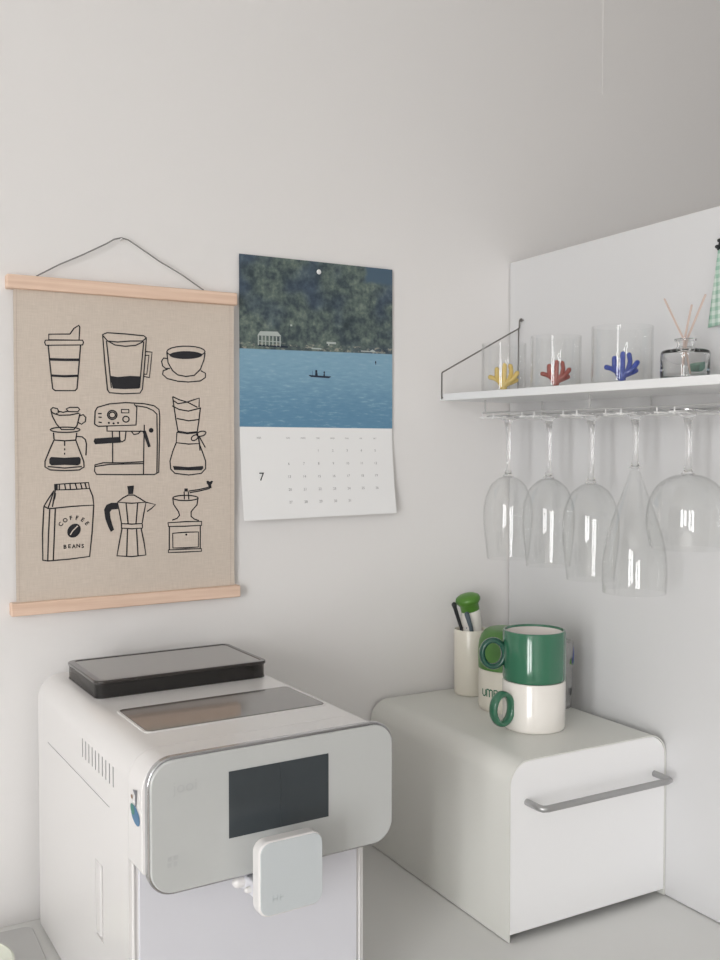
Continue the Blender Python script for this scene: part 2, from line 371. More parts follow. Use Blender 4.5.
ART_LINES = [[(-103.8,133.0),(-103.7,139.9),(-77.6,141.5),(-72.5,149.1),(-66.5,153.2),(-65.2,150.9),(-66.3,134.4),(-103.8,133.0)],[(-108.0,132.1),(-61.7,134.6),(-60.7,131.6),(-61.7,128.5),(-107.4,125.8),(-108.7,129.0),(-108.0,132.1)],[(-104.5,125.6),(-102.2,99.1),(-99.5,71.5),(-96.3,69.0),(-71.6,69.7),(-69.2,72.5),(-64.4,127.7)],[(-36.2,143.2),(-30.4,145.9),(-6.2,145.9),(18.5,144.9),(22.0,142.4),(19.6,109.4),(16.2,74.4),(12.9,69.1),(-10.3,67.4),(-27.6,68.3),(-30.3,72.0),(-33.5,107.1),(-36.2,143.2)],[(-31.2,135.3),(-28.0,103.9),(-25.2,74.5)],[(18.4,137.3),(15.3,105.8),(12.3,75.7)],[(-35.6,141.8),(-29.8,135.3),(-16.7,134.7),(0.7,137.0),(16.6,137.9),(21.3,141.6)],[(-30.5,136.0),(-20.2,130.7),(-6.3,129.7),(7.7,131.8),(18.0,137.3)],[(21.2,124.2),(29.7,123.9),(25.9,90.1),(18.1,91.2)],[(20.8,119.3),(25.4,119.5),(22.4,94.2),(18.8,94.4)],[(103.6,128.3),(101.9,125.6),(97.2,123.1),(89.9,121.1),(81.1,119.8),(71.8,119.3),(63.2,119.8),(56.1,121.1),(51.6,123.1),(50.0,125.6),(51.6,128.2),(56.2,130.7),(63.2,132.7),(71.9,134.0),(81.2,134.5),(90.0,134.1),(97.2,132.8),(101.9,130.8),(103.6,128.3)],[(50.0,124.9),(51.7,110.9),(57.9,100.5),(65.2,95.1),(76.3,93.4),(88.3,95.3),(97.0,103.9),(102.0,116.7),(103.6,126.8)],[(51.4,116.1),(45.6,116.9),(42.7,112.6),(44.1,106.3),(48.4,103.0),(54.3,103.2)],[(51.3,102.4),(45.1,100.0),(44.0,95.0),(50.5,89.6),(65.2,86.6),(80.0,86.0),(96.9,88.0),(104.1,93.0),(104.2,98.8),(97.4,102.1)],[(-102.0,45.7),(-100.2,36.4),(-95.1,26.4),(-89.2,19.8),(-73.7,20.0),(-69.7,25.1),(-65.8,40.4)],[(-102.1,45.0),(-99.4,47.4),(-93.9,46.2),(-91.6,41.9),(-96.6,39.1),(-100.8,41.7),(-102.1,45.0)],[(-83.1,46.1),(-78.4,48.2),(-68.4,48.4),(-66.1,45.8),(-68.5,42.7),(-80.1,42.8),(-83.1,46.1)],[(-93.9,43.2),(-86.7,41.7),(-80.1,43.5)],[(-99.5,40.4),(-91.7,37.9),(-78.5,38.4),(-66.8,41.0)],[(-66.9,37.6),(-61.8,39.1),(-58.5,35.7),(-59.2,30.3),(-64.0,26.8),(-69.3,29.5)],[(-66.0,19.7),(-67.2,18.5),(-70.4,17.5),(-75.4,16.7),(-81.4,16.2),(-87.9,16.2),(-93.8,16.5),(-98.7,17.2),(-101.9,18.2),(-103.0,19.3),(-101.8,20.5),(-98.7,21.5),(-93.8,22.3),(-87.8,22.8),(-81.4,22.9),(-75.3,22.5),(-70.4,21.8),(-67.1,20.8),(-66.0,19.7)],[(-99.1,15.7),(-98.5,7.0)],[(-98.5,6.3),(-85.4,5.4),(-71.5,6.4)],[(-70.1,15.9),(-71.5,6.4)],[(-98.5,6.3),(-103.8,-5.4),(-109.8,-20.5),(-109.9,-27.8),(-103.8,-31.5),(-85.8,-32.7),(-67.5,-31.9),(-61.4,-28.2),(-61.7,-21.4),(-68.2,-3.0),(-71.5,6.4)],[(-106.6,-27.2),(-85.7,-29.4),(-64.1,-27.5)],[(-71.4,11.2),(-63.4,10.6),(-59.4,7.2),(-58.1,1.4),(-58.9,-13.2)],[(-85.4,5.0),(-85.5,-1.0)],[(-85.5,-4.1),(-85.5,-6.8)],[(-85.6,-9.8),(-85.6,-12.2)],[(-47.4,27.1),(-46.6,43.5),(-43.5,49.0),(-27.7,53.8),(-6.9,56.0),(17.8,55.2),(32.1,52.7),(38.6,47.9),(39.6,38.8),(38.6,-0.1),(37.3,-36.1),(31.5,-38.9),(-7.6,-38.7),(-45.6,-37.9),(-48.0,-33.8),(-47.5,-25.6),(-36.9,-22.9),(-11.0,-23.1),(17.3,-21.8)],[(-47.4,27.1),(-43.0,24.4),(7.0,26.7),(8.5,50.1),(4.7,54.2)],[(7.1,52.2),(21.3,50.4),(30.6,46.4),(35.7,41.5),(35.8,3.5),(34.8,-37.5)],[(18.3,27.2),(17.4,3.4),(16.4,-38.0)],[(-31.4,24.5),(-31.5,18.3),(18.3,18.5)],[(-24.6,17.7),(-24.3,3.2),(-24.6,-23.0)],[(-15.2,17.8),(-15.0,6.7),(-12.2,4.3),(-8.0,6.8),(-6.5,17.9)],[(-47.2,-27.6),(-28.4,-25.0),(16.5,-24.3)],[(0.9,18.0),(4.0,14.1),(9.7,15.2),(14.0,19.5)],[(-18.2,39.5),(-18.6,37.5),(-19.7,35.7),(-21.3,34.4),(-23.4,33.7),(-25.5,33.6),(-27.5,34.3),(-29.2,35.6),(-30.2,37.3),(-30.6,39.3),(-30.2,41.3),(-29.1,43.1),(-27.5,44.4),(-25.4,45.2),(-23.3,45.2),(-21.2,44.5),(-19.6,43.3),(-18.5,41.5),(-18.2,39.5)],[(-20.3,39.5),(-20.5,38.2),(-21.2,37.0),(-22.4,36.2),(-23.7,35.7),(-25.2,35.7),(-26.5,36.1),(-27.6,36.9),(-28.3,38.0),(-28.5,39.3),(-28.3,40.6),(-27.6,41.8),(-26.4,42.7),(-25.1,43.1),(-23.7,43.2),(-22.3,42.7),(-21.2,41.9),(-20.5,40.8),(-20.3,39.5)],[(-2.2,34.2),(-2.4,32.9),(-3.2,31.8),(-4.3,30.9),(-5.7,30.4),(-7.1,30.4),(-8.5,30.9),(-9.6,31.7),(-10.3,32.8),(-10.6,34.1),(-10.3,35.4),(-9.6,36.6),(-8.4,37.5),(-7.1,37.9),(-5.6,38.0),(-4.2,37.5),(-3.1,36.7),(-2.4,35.6),(-2.2,34.2)],[(-12.2,46.9),(-2.4,47.1),(-2.4,42.6),(-12.2,42.4),(-12.2,46.9)],[(-42.9,40.8),(-38.1,40.9)],[(-42.3,36.4),(-38.2,36.1)],[(-42.3,29.9),(-38.2,29.2)],[(57.7,65.7),(59.4,53.3),(61.9,35.6),(64.7,19.6)],[(96.7,51.3),(94.7,35.4),(92.0,18.8)],[(57.7,65.7),(66.9,61.7),(78.0,58.8),(86.6,61.8),(95.3,64.6),(94.8,52.0)],[(56.9,53.3),(66.8,48.5),(79.8,46.6),(97.8,51.3)],[(63.4,36.3),(79.7,33.4),(95.1,35.4)],[(58.0,61.1),(65.0,56.3),(78.4,58.8)],[(78.4,58.8),(92.6,51.9)],[(64.0,19.3),(78.1,17.2),(92.4,18.8)],[(63.3,17.8),(78.1,15.8),(92.4,17.4)],[(63.3,17.8),(62.1,3.6),(79.5,1.8),(94.5,2.6),(92.4,16.3)],[(62.1,3.6),(57.2,-7.8),(53.1,-21.3),(54.1,-32.0),(60.0,-37.8),(79.3,-40.2),(97.3,-38.2),(103.5,-31.8),(103.5,-21.6),(99.0,-8.6),(94.5,2.6)],[(104.3,17.7),(104.1,16.5),(103.3,15.3),(101.7,14.1),(99.6,13.2),(97.3,12.6),(95.1,12.4),(93.2,12.6),(91.8,13.3),(91.1,14.2),(91.2,15.4),(92.0,16.7),(93.6,17.8),(95.6,18.8),(97.9,19.4),(100.2,19.6),(102.1,19.3),(103.6,18.7),(104.3,17.7)],[(92.5,13.4),(92.9,12.3),(92.7,11.0),(92.0,9.7),(90.8,8.4),(89.3,7.4),(87.7,6.8),(86.1,6.6),(84.8,6.9),(83.9,7.6),(83.5,8.7),(83.6,10.0),(84.4,11.3),(85.5,12.6),(87.0,13.6),(88.7,14.2),(90.3,14.4),(91.6,14.2),(92.5,13.4)],[(94.6,12.3),(99.1,4.4),(103.2,-2.8)],[(93.8,11.6),(94.9,2.3),(95.6,-7.1)],[(-98.4,-50.1),(-77.6,-49.1),(-55.9,-48.4),(-54.6,-56.0),(-76.1,-56.9),(-98.1,-57.2),(-98.4,-50.1)],[(-97.5,-57.2),(-101.3,-78.6)],[(-99.1,-57.8),(-105.7,-67.7),(-111.7,-77.6)],[(-111.7,-77.6),(-106.5,-80.5),(-102.0,-80.6),(-76.3,-78.6),(-49.3,-77.7),(-50.6,-66.3),(-54.6,-56.0)],[(-111.7,-77.6),(-113.6,-111.7),(-113.6,-145.9),(-107.2,-147.3),(-80.2,-146.4),(-55.0,-144.3),(-51.7,-114.3),(-49.3,-77.7)],[(-97.7,-80.7),(-99.0,-112.3),(-100.6,-146.6)],[(-104.6,-81.2),(-106.2,-112.0),(-107.5,-146.9)],[(-99.8,-59.8),(-103.8,-71.8),(-106.5,-79.8)],[(-92.5,-50.5),(-92.6,-56.6)],[(-85.9,-49.6),(-84.7,-56.8)],[(-79.3,-49.8),(-78.7,-56.5)],[(-72.7,-49.2),(-70.7,-56.4)],[(-66.0,-49.0),(-64.0,-56.5)],[(-60.3,-49.1),(-58.6,-55.9)],[(-18.4,-74.7),(-11.4,-69.3),(-4.3,-65.7),(3.4,-65.8),(11.6,-70.6),(19.4,-75.7)],[(-18.4,-74.7),(-0.2,-76.6),(19.7,-75.7),(16.8,-89.7),(14.2,-104.0),(0.3,-104.2),(-13.4,-103.0),(-15.7,-89.7),(-18.4,-74.7)],[(-7.2,-76.4),(-4.6,-103.3)],[(8.3,-76.8),(6.0,-103.7)],[(19.7,-75.7),(32.7,-79.2),(26.9,-84.4),(21.1,-88.1)],[(-13.4,-103.7),(-13.4,-108.9),(0.6,-110.5),(14.8,-110.0),(14.5,-104.7)],[(-12.7,-109.6),(-16.0,-126.2),(-19.6,-145.2),(-0.0,-147.3),(19.2,-146.2),(16.5,-127.7),(13.0,-110.7)],[(-5.4,-110.6),(-6.7,-145.9)],[(6.6,-111.1),(8.5,-146.3)],[(79.1,-62.1),(94.2,-60.3),(107.5,-57.6)],[(80.6,-64.3),(94.2,-62.4),(109.4,-59.1)],[(72.8,-62.7),(73.1,-73.5)],[(78.7,-62.8),(79.4,-73.6)],[(92.6,-71.8),(91.5,-73.0),(88.4,-74.0),(83.5,-74.7),(77.7,-75.0),(71.5,-74.8),(65.6,-74.3),(60.9,-73.3),(57.9,-72.2),(56.8,-70.9),(57.9,-69.8),(61.0,-68.8),(65.7,-68.1),(71.5,-67.8),(77.7,-67.9),(83.6,-68.5),(88.4,-69.4),(91.5,-70.5),(92.6,-71.8)],[(56.8,-70.9),(57.8,-79.5),(64.8,-89.8),(66.3,-94.8),(62.5,-99.0),(55.9,-100.9)],[(92.6,-71.8),(91.0,-81.2),(82.7,-90.3),(82.7,-96.8),(87.2,-100.6),(93.9,-103.0)],[(50.0,-104.3),(75.1,-103.7),(97.7,-104.2),(97.7,-109.6),(75.1,-109.9),(50.7,-109.3),(50.0,-104.3)],[(51.8,-109.3),(51.6,-140.7)],[(95.8,-109.6),(95.6,-141.5)],[(50.5,-141.0),(74.9,-141.2),(97.5,-141.6),(97.5,-145.2),(74.9,-145.1),(50.4,-144.6),(50.5,-141.0)],[(56.5,-118.8),(75.1,-118.1),(93.1,-118.5),(93.0,-139.2),(74.9,-139.4),(56.7,-138.8),(56.5,-118.8)]]
ART_FILLS = [[(-104.0,110.0),(-84.4,110.2),(-65.2,111.1),(-65.2,107.7),(-84.5,106.9),(-103.1,106.7)],[(-101.6,89.5),(-84.6,89.1),(-67.4,90.4),(-67.8,87.4),(-84.7,86.1),(-101.3,86.5)],[(-26.7,90.3),(-17.1,89.2),(0.4,91.3),(14.2,91.1),(11.6,75.0),(-6.8,73.7),(-23.4,73.9)],[(99.8,123.4),(98.3,121.5),(94.3,119.7),(88.0,118.2),(80.5,117.2),(72.5,116.8),(65.0,117.1),(58.9,118.0),(55.0,119.4),(53.6,121.2),(55.0,123.1),(59.0,124.9),(65.0,126.3),(72.5,127.3),(80.5,127.7),(88.1,127.5),(94.3,126.6),(98.4,125.2)],[(-102.6,-15.1),(-85.6,-16.2),(-67.3,-15.3),(-65.4,-18.0),(-66.1,-24.1),(-69.1,-26.1),(-85.7,-25.3),(-102.1,-25.9),(-104.7,-23.2),(-104.6,-17.8)],[(-47.6,8.6),(-28.1,10.1),(-14.2,10.9),(-13.6,3.3),(-28.1,2.5),(-47.0,1.1),(-49.0,4.8)],[(15.4,19.1),(20.1,19.5),(23.6,8.7),(26.7,-1.5),(23.1,-2.9),(19.6,6.9)],[(-27.6,29.0),(-27.7,28.6),(-27.9,28.1),(-28.3,27.8),(-28.7,27.7),(-29.2,27.7),(-29.7,27.8),(-30.0,28.1),(-30.3,28.5),(-30.3,29.0),(-30.3,29.5),(-30.0,29.9),(-29.6,30.2),(-29.2,30.4),(-28.7,30.4),(-28.3,30.2),(-27.9,29.9),(-27.7,29.5)],[(-21.4,28.4),(-21.5,28.0),(-21.7,27.5),(-22.1,27.2),(-22.5,27.1),(-23.0,27.1),(-23.5,27.2),(-23.8,27.5),(-24.1,27.9),(-24.1,28.4),(-24.1,28.9),(-23.8,29.3),(-23.4,29.6),(-23.0,29.8),(-22.5,29.8),(-22.1,29.6),(-21.7,29.3),(-21.5,28.9)],[(-15.5,29.2),(-15.6,28.7),(-15.8,28.3),(-16.2,28.0),(-16.6,27.8),(-17.1,27.8),(-17.6,28.0),(-17.9,28.3),(-18.2,28.7),(-18.3,29.2),(-18.2,29.6),(-17.9,30.1),(-17.5,30.4),(-17.1,30.5),(-16.6,30.5),(-16.2,30.4),(-15.8,30.1),(-15.6,29.7)],[(30.8,20.0),(30.6,18.9),(30.0,17.9),(29.2,17.2),(28.1,16.8),(27.0,16.8),(25.9,17.2),(25.1,17.9),(24.5,18.8),(24.4,19.9),(24.6,21.0),(25.1,22.0),(26.0,22.7),(27.0,23.1),(28.2,23.1),(29.2,22.7),(30.1,22.0),(30.6,21.1)],[(57.1,-27.8),(79.3,-29.4),(99.7,-28.1),(100.4,-31.4),(97.4,-33.9),(79.3,-34.0),(58.9,-33.1)],[(-98.4,-50.4),(-94.5,-50.2),(-94.5,-57.2),(-98.1,-57.5)],[(-68.2,-102.6),(-66.6,-104.9),(-66.0,-107.7),(-66.3,-110.8),(-67.7,-113.9),(-69.9,-116.4),(-72.6,-118.2),(-75.6,-118.9),(-78.4,-118.6),(-80.8,-117.2),(-82.4,-115.0),(-83.1,-112.1),(-82.7,-109.0),(-81.3,-106.0),(-79.2,-103.5),(-76.4,-101.7),(-73.5,-101.0),(-70.6,-101.3)],[(-5.6,-53.8),(3.5,-53.2),(2.8,-59.2),(2.0,-64.4),(-4.3,-64.3),(-4.6,-59.0)],[(-18.4,-75.4),(-26.7,-75.2),(-32.9,-77.8),(-36.1,-83.9),(-34.5,-96.0),(-30.8,-106.5),(-27.4,-113.6),(-23.2,-110.6),(-25.6,-103.3),(-27.9,-94.5),(-28.5,-87.6),(-26.1,-84.2),(-17.8,-83.7)],[(104.5,-49.2),(106.8,-48.2),(109.5,-50.0),(112.2,-48.3),(114.1,-49.4),(112.5,-52.6),(111.4,-53.7),(112.1,-58.8),(107.9,-59.1),(107.1,-54.3),(105.2,-52.5)],[(73.2,-58.4),(78.0,-58.5),(78.0,-62.8),(73.1,-62.7)],[(77.3,-121.5),(77.2,-122.0),(76.9,-122.4),(76.5,-122.7),(76.0,-122.8),(75.5,-122.8),(75.0,-122.6),(74.6,-122.3),(74.4,-121.8),(74.3,-121.3),(74.4,-120.9),(74.6,-120.4),(75.0,-120.1),(75.5,-120.0),(76.0,-120.0),(76.5,-120.2),(76.9,-120.5),(77.2,-121.0)],[(-97.9,-61.2),(-96.5,-61.2),(-97.3,-66.6),(-99.3,-71.9)]]
ART_LIGHT = [[(-79.2,-115.2),(-76.5,-110.5),(-73.9,-107.9),(-69.8,-104.0)]]
WATT = 60.0
EXPO = -0.53
# ------------------------------------------------------------------ setting
def slab(name, a, b, m): return struct(MB().box(a, b).build(name, m, smooth=False))
ZF, ZC = -0.88, 1.62
XL, XR, YR = -3.2, 1.7, -3.7
M['far'] = mat('far_room_paint', (.42, .41, .40), .9)
slab('floor', (XL-.1, YR-.1, ZF-.1), (XR+.1, .1, ZF), M['floor'])
slab('ceiling', (XL-.1, YR-.1, ZC), (XR+.1, .1, ZC+.1), M['ceiling'])
slab('wall_back', (XL-.1, 0, ZF), (XR+.1, .1, ZC), M['wall'])
slab('wall_right', (XR, YR, ZF), (XR+.1, 0, ZC), mat('dark_far_wall', (.14, .14, .14), .9))
slab('wall_front', (XL-.1, YR-.1, ZF), (XR+.1, YR, ZC), M['wall'])
WY0, WY1, WZ0, WZ1 = -3.05, -1.80, -0.40, 1.50
wl = MB()
wl.box((XL-.1, YR, ZF), (XL, WY0, ZC)); wl.box((XL-.1, WY1, ZF), (XL, 0, ZC))
wl.box((XL-.1, WY0, ZF), (XL, WY1, WZ0)); wl.box((XL-.1, WY0, WZ1), (XL, WY1, ZC))
struct(wl.build('wall_left', M['wall'], smooth=False))
wf = MB()
t = .045; xm = XL - .06
for a, b in (((xm, WY0, WZ0), (xm+.05, WY0+t, WZ1)), ((xm, WY1-t, WZ0), (xm+.05, WY1, WZ1)),
             ((xm, WY0+t, WZ0), (xm+.05, WY1-t, WZ0+t)), ((xm, WY0+t, WZ1-t), (xm+.05, WY1-t, WZ1)),
             ((xm, (WY0+WY1)/2-.12, WZ0+t), (xm+.05, (WY0+WY1)/2+.12, WZ1-t))):
    wf.box(a, b)
struct(wf.build('window_1', M['rackwhite'], smooth=False))
# hairline vertical joint bead in the wall cladding beyond the partition panel
tr = MB().box((.1995, -.0007, 1.215), (.2010, .001, ZC)).build('trim_1', M['wall'], smooth=False); struct(tr)

# worktop, cabinet, partition
ct = MB().box((-2.3, -.64, -.03), (.022, -.0005, 0)).build('worktop', M['counter'], bevel=.0015)
tag(ct, 'white laminate worktop running along the wall under the coffee machine', 'worktop')
cab = thing('base_cabinet', 'white base cabinet carrying the long worktop', 'cabinet', (-1.139, -.3, ZF))
MB().box((-2.28, -.60, ZF+.001), (.02, -.005, -.0305)).build('carcass', M['cabinet'], cab, origin=cab.location, smooth=False)
for k in range(4):
    x0 = -2.275 + k*.574
    d = MB().box((x0, -.619, ZF+.1), (x0+.568, -.601, -.035)).build('door', M['cabinet'], cab, origin=cab.location, bevel=.001)
    h = MB().tube([(x0+.18, -.640, -.09), (x0+.39, -.640, -.09)], .005).tube([(x0+.20,-.619,-.09),(x0+.20,-.640,-.09)], .004).tube([(x0+.37,-.619,-.09),(x0+.37,-.640,-.09)], .004)
    h.build('door_handle', M['handle'], d, origin=cab.location)
pp = MB().box((0, -.80, .0015), (.018, -.0025, .907)).build('partition_panel', M['panel'], bevel=.0008)
tag(pp, 'tall white laminate partition panel standing on the worktop right of the bread box', 'panel')

# ------------------------------------------------------------------ coffee poster on wooden hangers
PO = Vector((-.63, 0, .608))
po = thing('fabric_poster', 'beige linen wall hanging with black coffee drawings between two wooden bars', 'poster', PO)
cl = MB(); nx, nz = 14, 24
def clothp(u, w):      # u 0..1 left-right, w 0..1 bottom-top
    x = -.146 + .2915*u; z = -.203 + .400*w
    y = -.0085 + .0008*math.sin(u*9 + w*2) + .0006*math.sin(w*11)
    return (x, y, z)
vs = [clothp(i/nx, j/nz) for j in range(nz+1) for i in range(nx+1)]
fs = [(j*(nx+1)+i, j*(nx+1)+i+1, (j+1)*(nx+1)+i+1, (j+1)*(nx+1)+i) for j in range(nz) for i in range(nx)]
cl.add(vs, fs)
nb = len(vs); cl.add([(p[0], p[1]+.0012, p[2]) for p in vs], [tuple(reversed(f)) for f in fs])
for j in range(nz):
    for i in (0, nx): cl.f.append((j*(nx+1)+i, (j+1)*(nx+1)+i, (j+1)*(nx+1)+i+nb, j*(nx+1)+i+nb)); cl.m.append(0)
def ink(u, v):          # millimetres from poster centre -> just in front of the cloth
    x, z = u/1000, v/1000
    uu, ww = (x+.146)/.2915, (z+.203)/.400
    return (x, clothp(uu, ww)[1] - .0005, z)
def ink2(u, v): p = ink(u, v); return (p[0], p[1]-.0003, p[2])
for f_ in ART_FILLS: fill(cl, f_, ink, 1)
for l_ in ART_LINES: ribbon(cl, l_, 1.6, ink, 1)
for l_ in ART_LIGHT: ribbon(cl, l_, 1.3, ink2, 0)
for i, ch in enumerate('COFFEE'):
    a = math.radians(143 - i*21.2); cx, cy = -74.5, -113
    def pl(x, y, a=a, i=i):
        q = PI/2 - a; r_ = 20 + y; xx = x
        return ink(cx + 1.02*(r_*math.cos(a)) + xx*math.cos(q), cy + .98*r_*math.sin(a) + -xx*math.sin(q))
    put_text(cl, ch, 7.4, pl, 1, bold=.18)
for i, ch in enumerate('BEANS'):
    put_text(cl, ch, 7.0, lambda x, y, i=i: ink(-86 + i*5.6 + x, -130.5 + y + (.5 if i % 2 else 0)), 1, bold=.18)
# faint selvedge stitch down both sides
for sx in (-.1425, .1395):
    ribbon(cl, [(sx*1000, -195 + k*30) for k in range(14)], .35, ink, 2)
cl.build('linen_sheet', [M['linen'], M['ink'], mat('linen_thread', srgb(176, 160, 150), .9)], po, smooth=True, recalc=False, ang=80)
MB().box((-.1545, -.0165, .1935), (.1485, -.0002, .2105)).build('top_bar', M['wood'], po, bevel=.0015)
MB().box((-.1535, -.0165, -.2110), (.1515, -.0002, -.1948), xf=Matrix.Translation((.15, 0, -.203)) @ Matrix.Rotation(math.radians(-.55), 4, 'Y') @ Matrix.Translation((-.15, 0, .203))).build('bottom_bar', M['wood'], po, bevel=.0015)
cd = [(-.118, -.010, .2115), (-.09, -.009, .2285), (-.06, -.009, .2440), (-.03, -.009, .2610), (-.0195, -.008, .2680), (-.010, -.007, .2710),
      (-.001, -.008, .2690), (.010, -.009, .2625), (.04, -.009, .2450), (.07, -.009, .2305), (.1015, -.010, .2115)]
MB().tube(cd, .0009, n=8).build('hanging_cord', M['cord'], po)
nl = MB().tube([(-.640, -.0005, .8775), (-.640, -.009, .8775)], .0011, n=8).build('wall_nail', M['rackwhite'], origin=(-.640, 0, .8775))
tag(nl, 'tiny white nail on the wall at the peak of the poster cord', 'nail')

# ------------------------------------------------------------------ wall calendar
CO = Vector((-.35, 0, .502))
ca = thing('wall_calendar', 'July wall calendar with a blue lake photograph pinned to the wall', 'calendar', CO)
ph = MB(); ph.box((-.124, -.0042, .1325), (.1248, -.0034, .3735), 0)
px_ = lambda x, z: (x, -.0044, z)
# pale border strip under the photo, lakeside buildings, boat with two people, buoy
fill(ph, [(-.124, .1305), (.1248, .1305), (.1248, .1325), (-.124, .1325)], lambda x, z: (x, -.0040, z), 3)
def bar(x0, z0, x1, z1, mi): fill(ph, [(x0, z0), (x1, z0), (x1, z1), (x0, z1)], px_, mi)
fill(ph, [(-.097, .2615), (-.093, .2675), (-.066, .2685), (-.060, .2620)], px_, 1)
for k in range(7): bar(-.0965 + k*.0056, .2475, -.0948 + k*.0056, .2615, 1)
bar(-.0965, .2535, -.060, .2545, 1); bar(-.0965, .2465, -.050, .2485, 2)
bar(.0125, .2555, .028, .2585, 1); bar(.015, .2530, .017, .2555, 1); bar(.070, .2470, .084, .2485, 1); bar(-.012, .2465, .004, .2485, 1); bar(-.046, .2775, -.043, .280, 1)
fill(ph, [(.083, .2470), (.090, .2510), (.097, .2470)], px_, 1)
fill(ph, [(-.0165, .2078), (-.013, .2060), (.016, .2052), (.0195, .2072), (.0195, .2080), (-.0165, .2088)], px_, 2)
fill(ph, ell(-.0045, .2145, .0018, .0022), px_, 2); fill(ph, [(-.0065, .2085), (-.002, .2085), (-.003, .2135), (-.006, .2135)], px_, 2)
fill(ph, ell(.0085, .2135, .0012, .0016), px_, 2); fill(ph, [(.0070, .2080), (.0098, .2080), (.0092, .2125), (.0078, .2125)], px_, 2)
bar(-.0110, .2085, -.0105, .2150, 2); fill(ph, ell(.0955, .2320, .0011, .0020), px_, 2); bar(.0950, .2285, .0962, .2300, 2)
ph.build('photo_sheet', [M['photo'], M['photowhite'], M['photodark'], M['paper']], ca, smooth=False, recalc=False)

def sheet(name, w0, w1, ztop, zbot, y0, y1, xs0, xs1, power=1.6, thick=.0003):
    mb = MB(); n = 14; F = []
    for k in range(n+1):
        t_ = k/n; z = ztop + (zbot[0]-ztop)*t_; z2 = ztop + (zbot[1]-ztop)*t_
        y = y0 + (y1-y0)*(t_**power)
        F.append(((w0[0]+(w1[0]-w0[0])*t_, y, z), (w0[1]+(w1[1]-w0[1])*t_, y, z2)))
    vs = [p for r in F for p in r]; vs += [(p[0], p[1]+thick, p[2]) for p in vs]; m_ = 2*(n+1)
    fs = []
    for k in range(n):
        a = 2*k; fs += [(a, a+2, a+3, a+1), (m_+a, m_+a+1, m_+a+3, m_+a+2), (a, m_+a, m_+a+2, a+2), (a+1, a+3, m_+a+3, m_+a+1)]
    fs += [(0, 1, m_+1, m_), (2*n, m_+2*n, m_+2*n+1, 2*n+1)]
    mb.add(vs, fs)
    def place(x, z):
        t_ = min(1, max(0, (ztop - z)/(ztop-zbot[0]))); return (x, y0 + (y1-y0)*(t_**power) - .0005, z)
    return mb, place
mb, pl = sheet('back', (-.118, .124), (-.119, .125), .115, (.004, .007), -.0015, -.009, 0, 0)
mb.build('under_sheet', M['paper'], ca, recalc=True)
mb, pl = sheet('front', (-.1238, .1243), (-.1238, .1243), .1305, (.0010, .0044), -.0040, -.0180, 0, 0)
cols = [-.0503 + .0242*k - .0002*k for k in range(7)]
rows = [.0990, .0800, .0615, .0430, .0250]
heads = ['SUN', 'MON', 'TUE', 'WED', 'THU', 'FRI', 'SAT']
for k, h_ in enumerate(heads): put_text(mb, h_, .0032, lambda x, z, k=k: pl(cols[k] + x, .1170 + z), 1)
d_ = 1
for r_ in range(5):
    for k in range(7):
        if r_ == 0 and k < 2 or d_ > 31: continue
        put_text(mb, str(d_), .0052, lambda x, z, k=k, r_=r_: pl(cols[k] + x, rows[r_] + z), 1); d_ += 1
put_text(mb, '7', .0165, lambda x, z: pl(-.0935 + x, .0615 + z), 2)
put_text(mb, '2025', .0036, lambda x, z: pl(-.0955 + x, .1170 + z), 1)
mb.build('month_sheet', [M['paper'], M['inkgrey'], M['ink']], ca, recalc=False, ang=80)
MB().lathe([(0, -.0062), (.0026, -.0058), (.0036, -.0048), (.0036, -.0044), (.0008, -.0044), (.0006, .001), (0, .001)], n=20,
           xf=Matrix.Translation((0, 0, .3590)) @ Matrix.Rotation(-PI/2, 4, 'X')).build('white_pin', M['rackwhite'], ca)

# ------------------------------------------------------------------ coffee machine
cm = thing('coffee_machine', 'large white automatic coffee machine with dark touch display and smoked lid', 'coffee machine',
           (-.7546, -.0264, 0), (0, 0, math.radians(2.2)))
W, D, HT, R_ = .257, .358, .320, .026
body = MB().prism(rrect(0, .004, W, HT, (.004, .016, .028, .004), 12), 0, -D, 'xz').build('body', [M['plastic'], M['recess']], cm, ang=30)
cm_r = MB()
for k in range(10):
    y = -.203 - k*.0121; cm_r.box((-.01, y-.0014, .2725), (.0035, y+.0014, .2925))
cut(body, cm_r)
cut(body, MB().box((-.01, -.275, .101), (.003, -.248, .1795)), M['plastic'])
cut(body, MB().box((-.01, -.299, .2481), (.0012, -.048, .2489)))
MB().box((.0002, -.2640, .1030), (.0030, -.2490, .1780)).build('side_grip', M['plastic'], cm, bevel=.0008)
for (a, b) in (((.02, -.03), (.05, -.06)), ((.207, -.03), (.237, -.06)), ((.02, -.30), (.05, -.33)), ((.207, -.30), (.237, -.33))):
    MB().box((a[0], b[1], 0), (b[0], a[1], .0045)).build('rubber_foot', M['blackplastic'], cm, smooth=False)
MB().prism(rrect(0, .2165, W, HT, (.004, .016, .028, .004), 12), -D+.0002, -.3965, 'xz').build('head_housing', M['plastic'], cm, bevel=.001, ang=30)
fp = MB().box((.009, -D-.0025, .005), (.2485, -D+.0005, .2155)).build('front_panel', M['bluewhite'], cm, bevel=.001)
for x in (.0045, .2525): MB().tube([(x, -D-.0003, .006), (x, -D-.0003, .2145)], .0016, n=8).build('edge_bead', M['plastic'], cm)
MB().prism(rrect(.0030, .1962, .2655, .3228, .0245, 12), -.3960, -.4035, 'xz').build('chrome_rim', M['chrome'], cm, bevel=.0012)
fa = MB().prism(rrect(.0052, .1985, .2635, .3205, .0225, 12), -.4000, -.4062, 'xz').build('fascia', M['fascia'], cm, bevel=.0012, ang=30)
sc_ = MB().box((.0808, -.4068, .2375), (.1875, -.4055, .3006))
sc_.box((.1345, -.40695, .2377), (.1349, -.4067, .3004), 1)
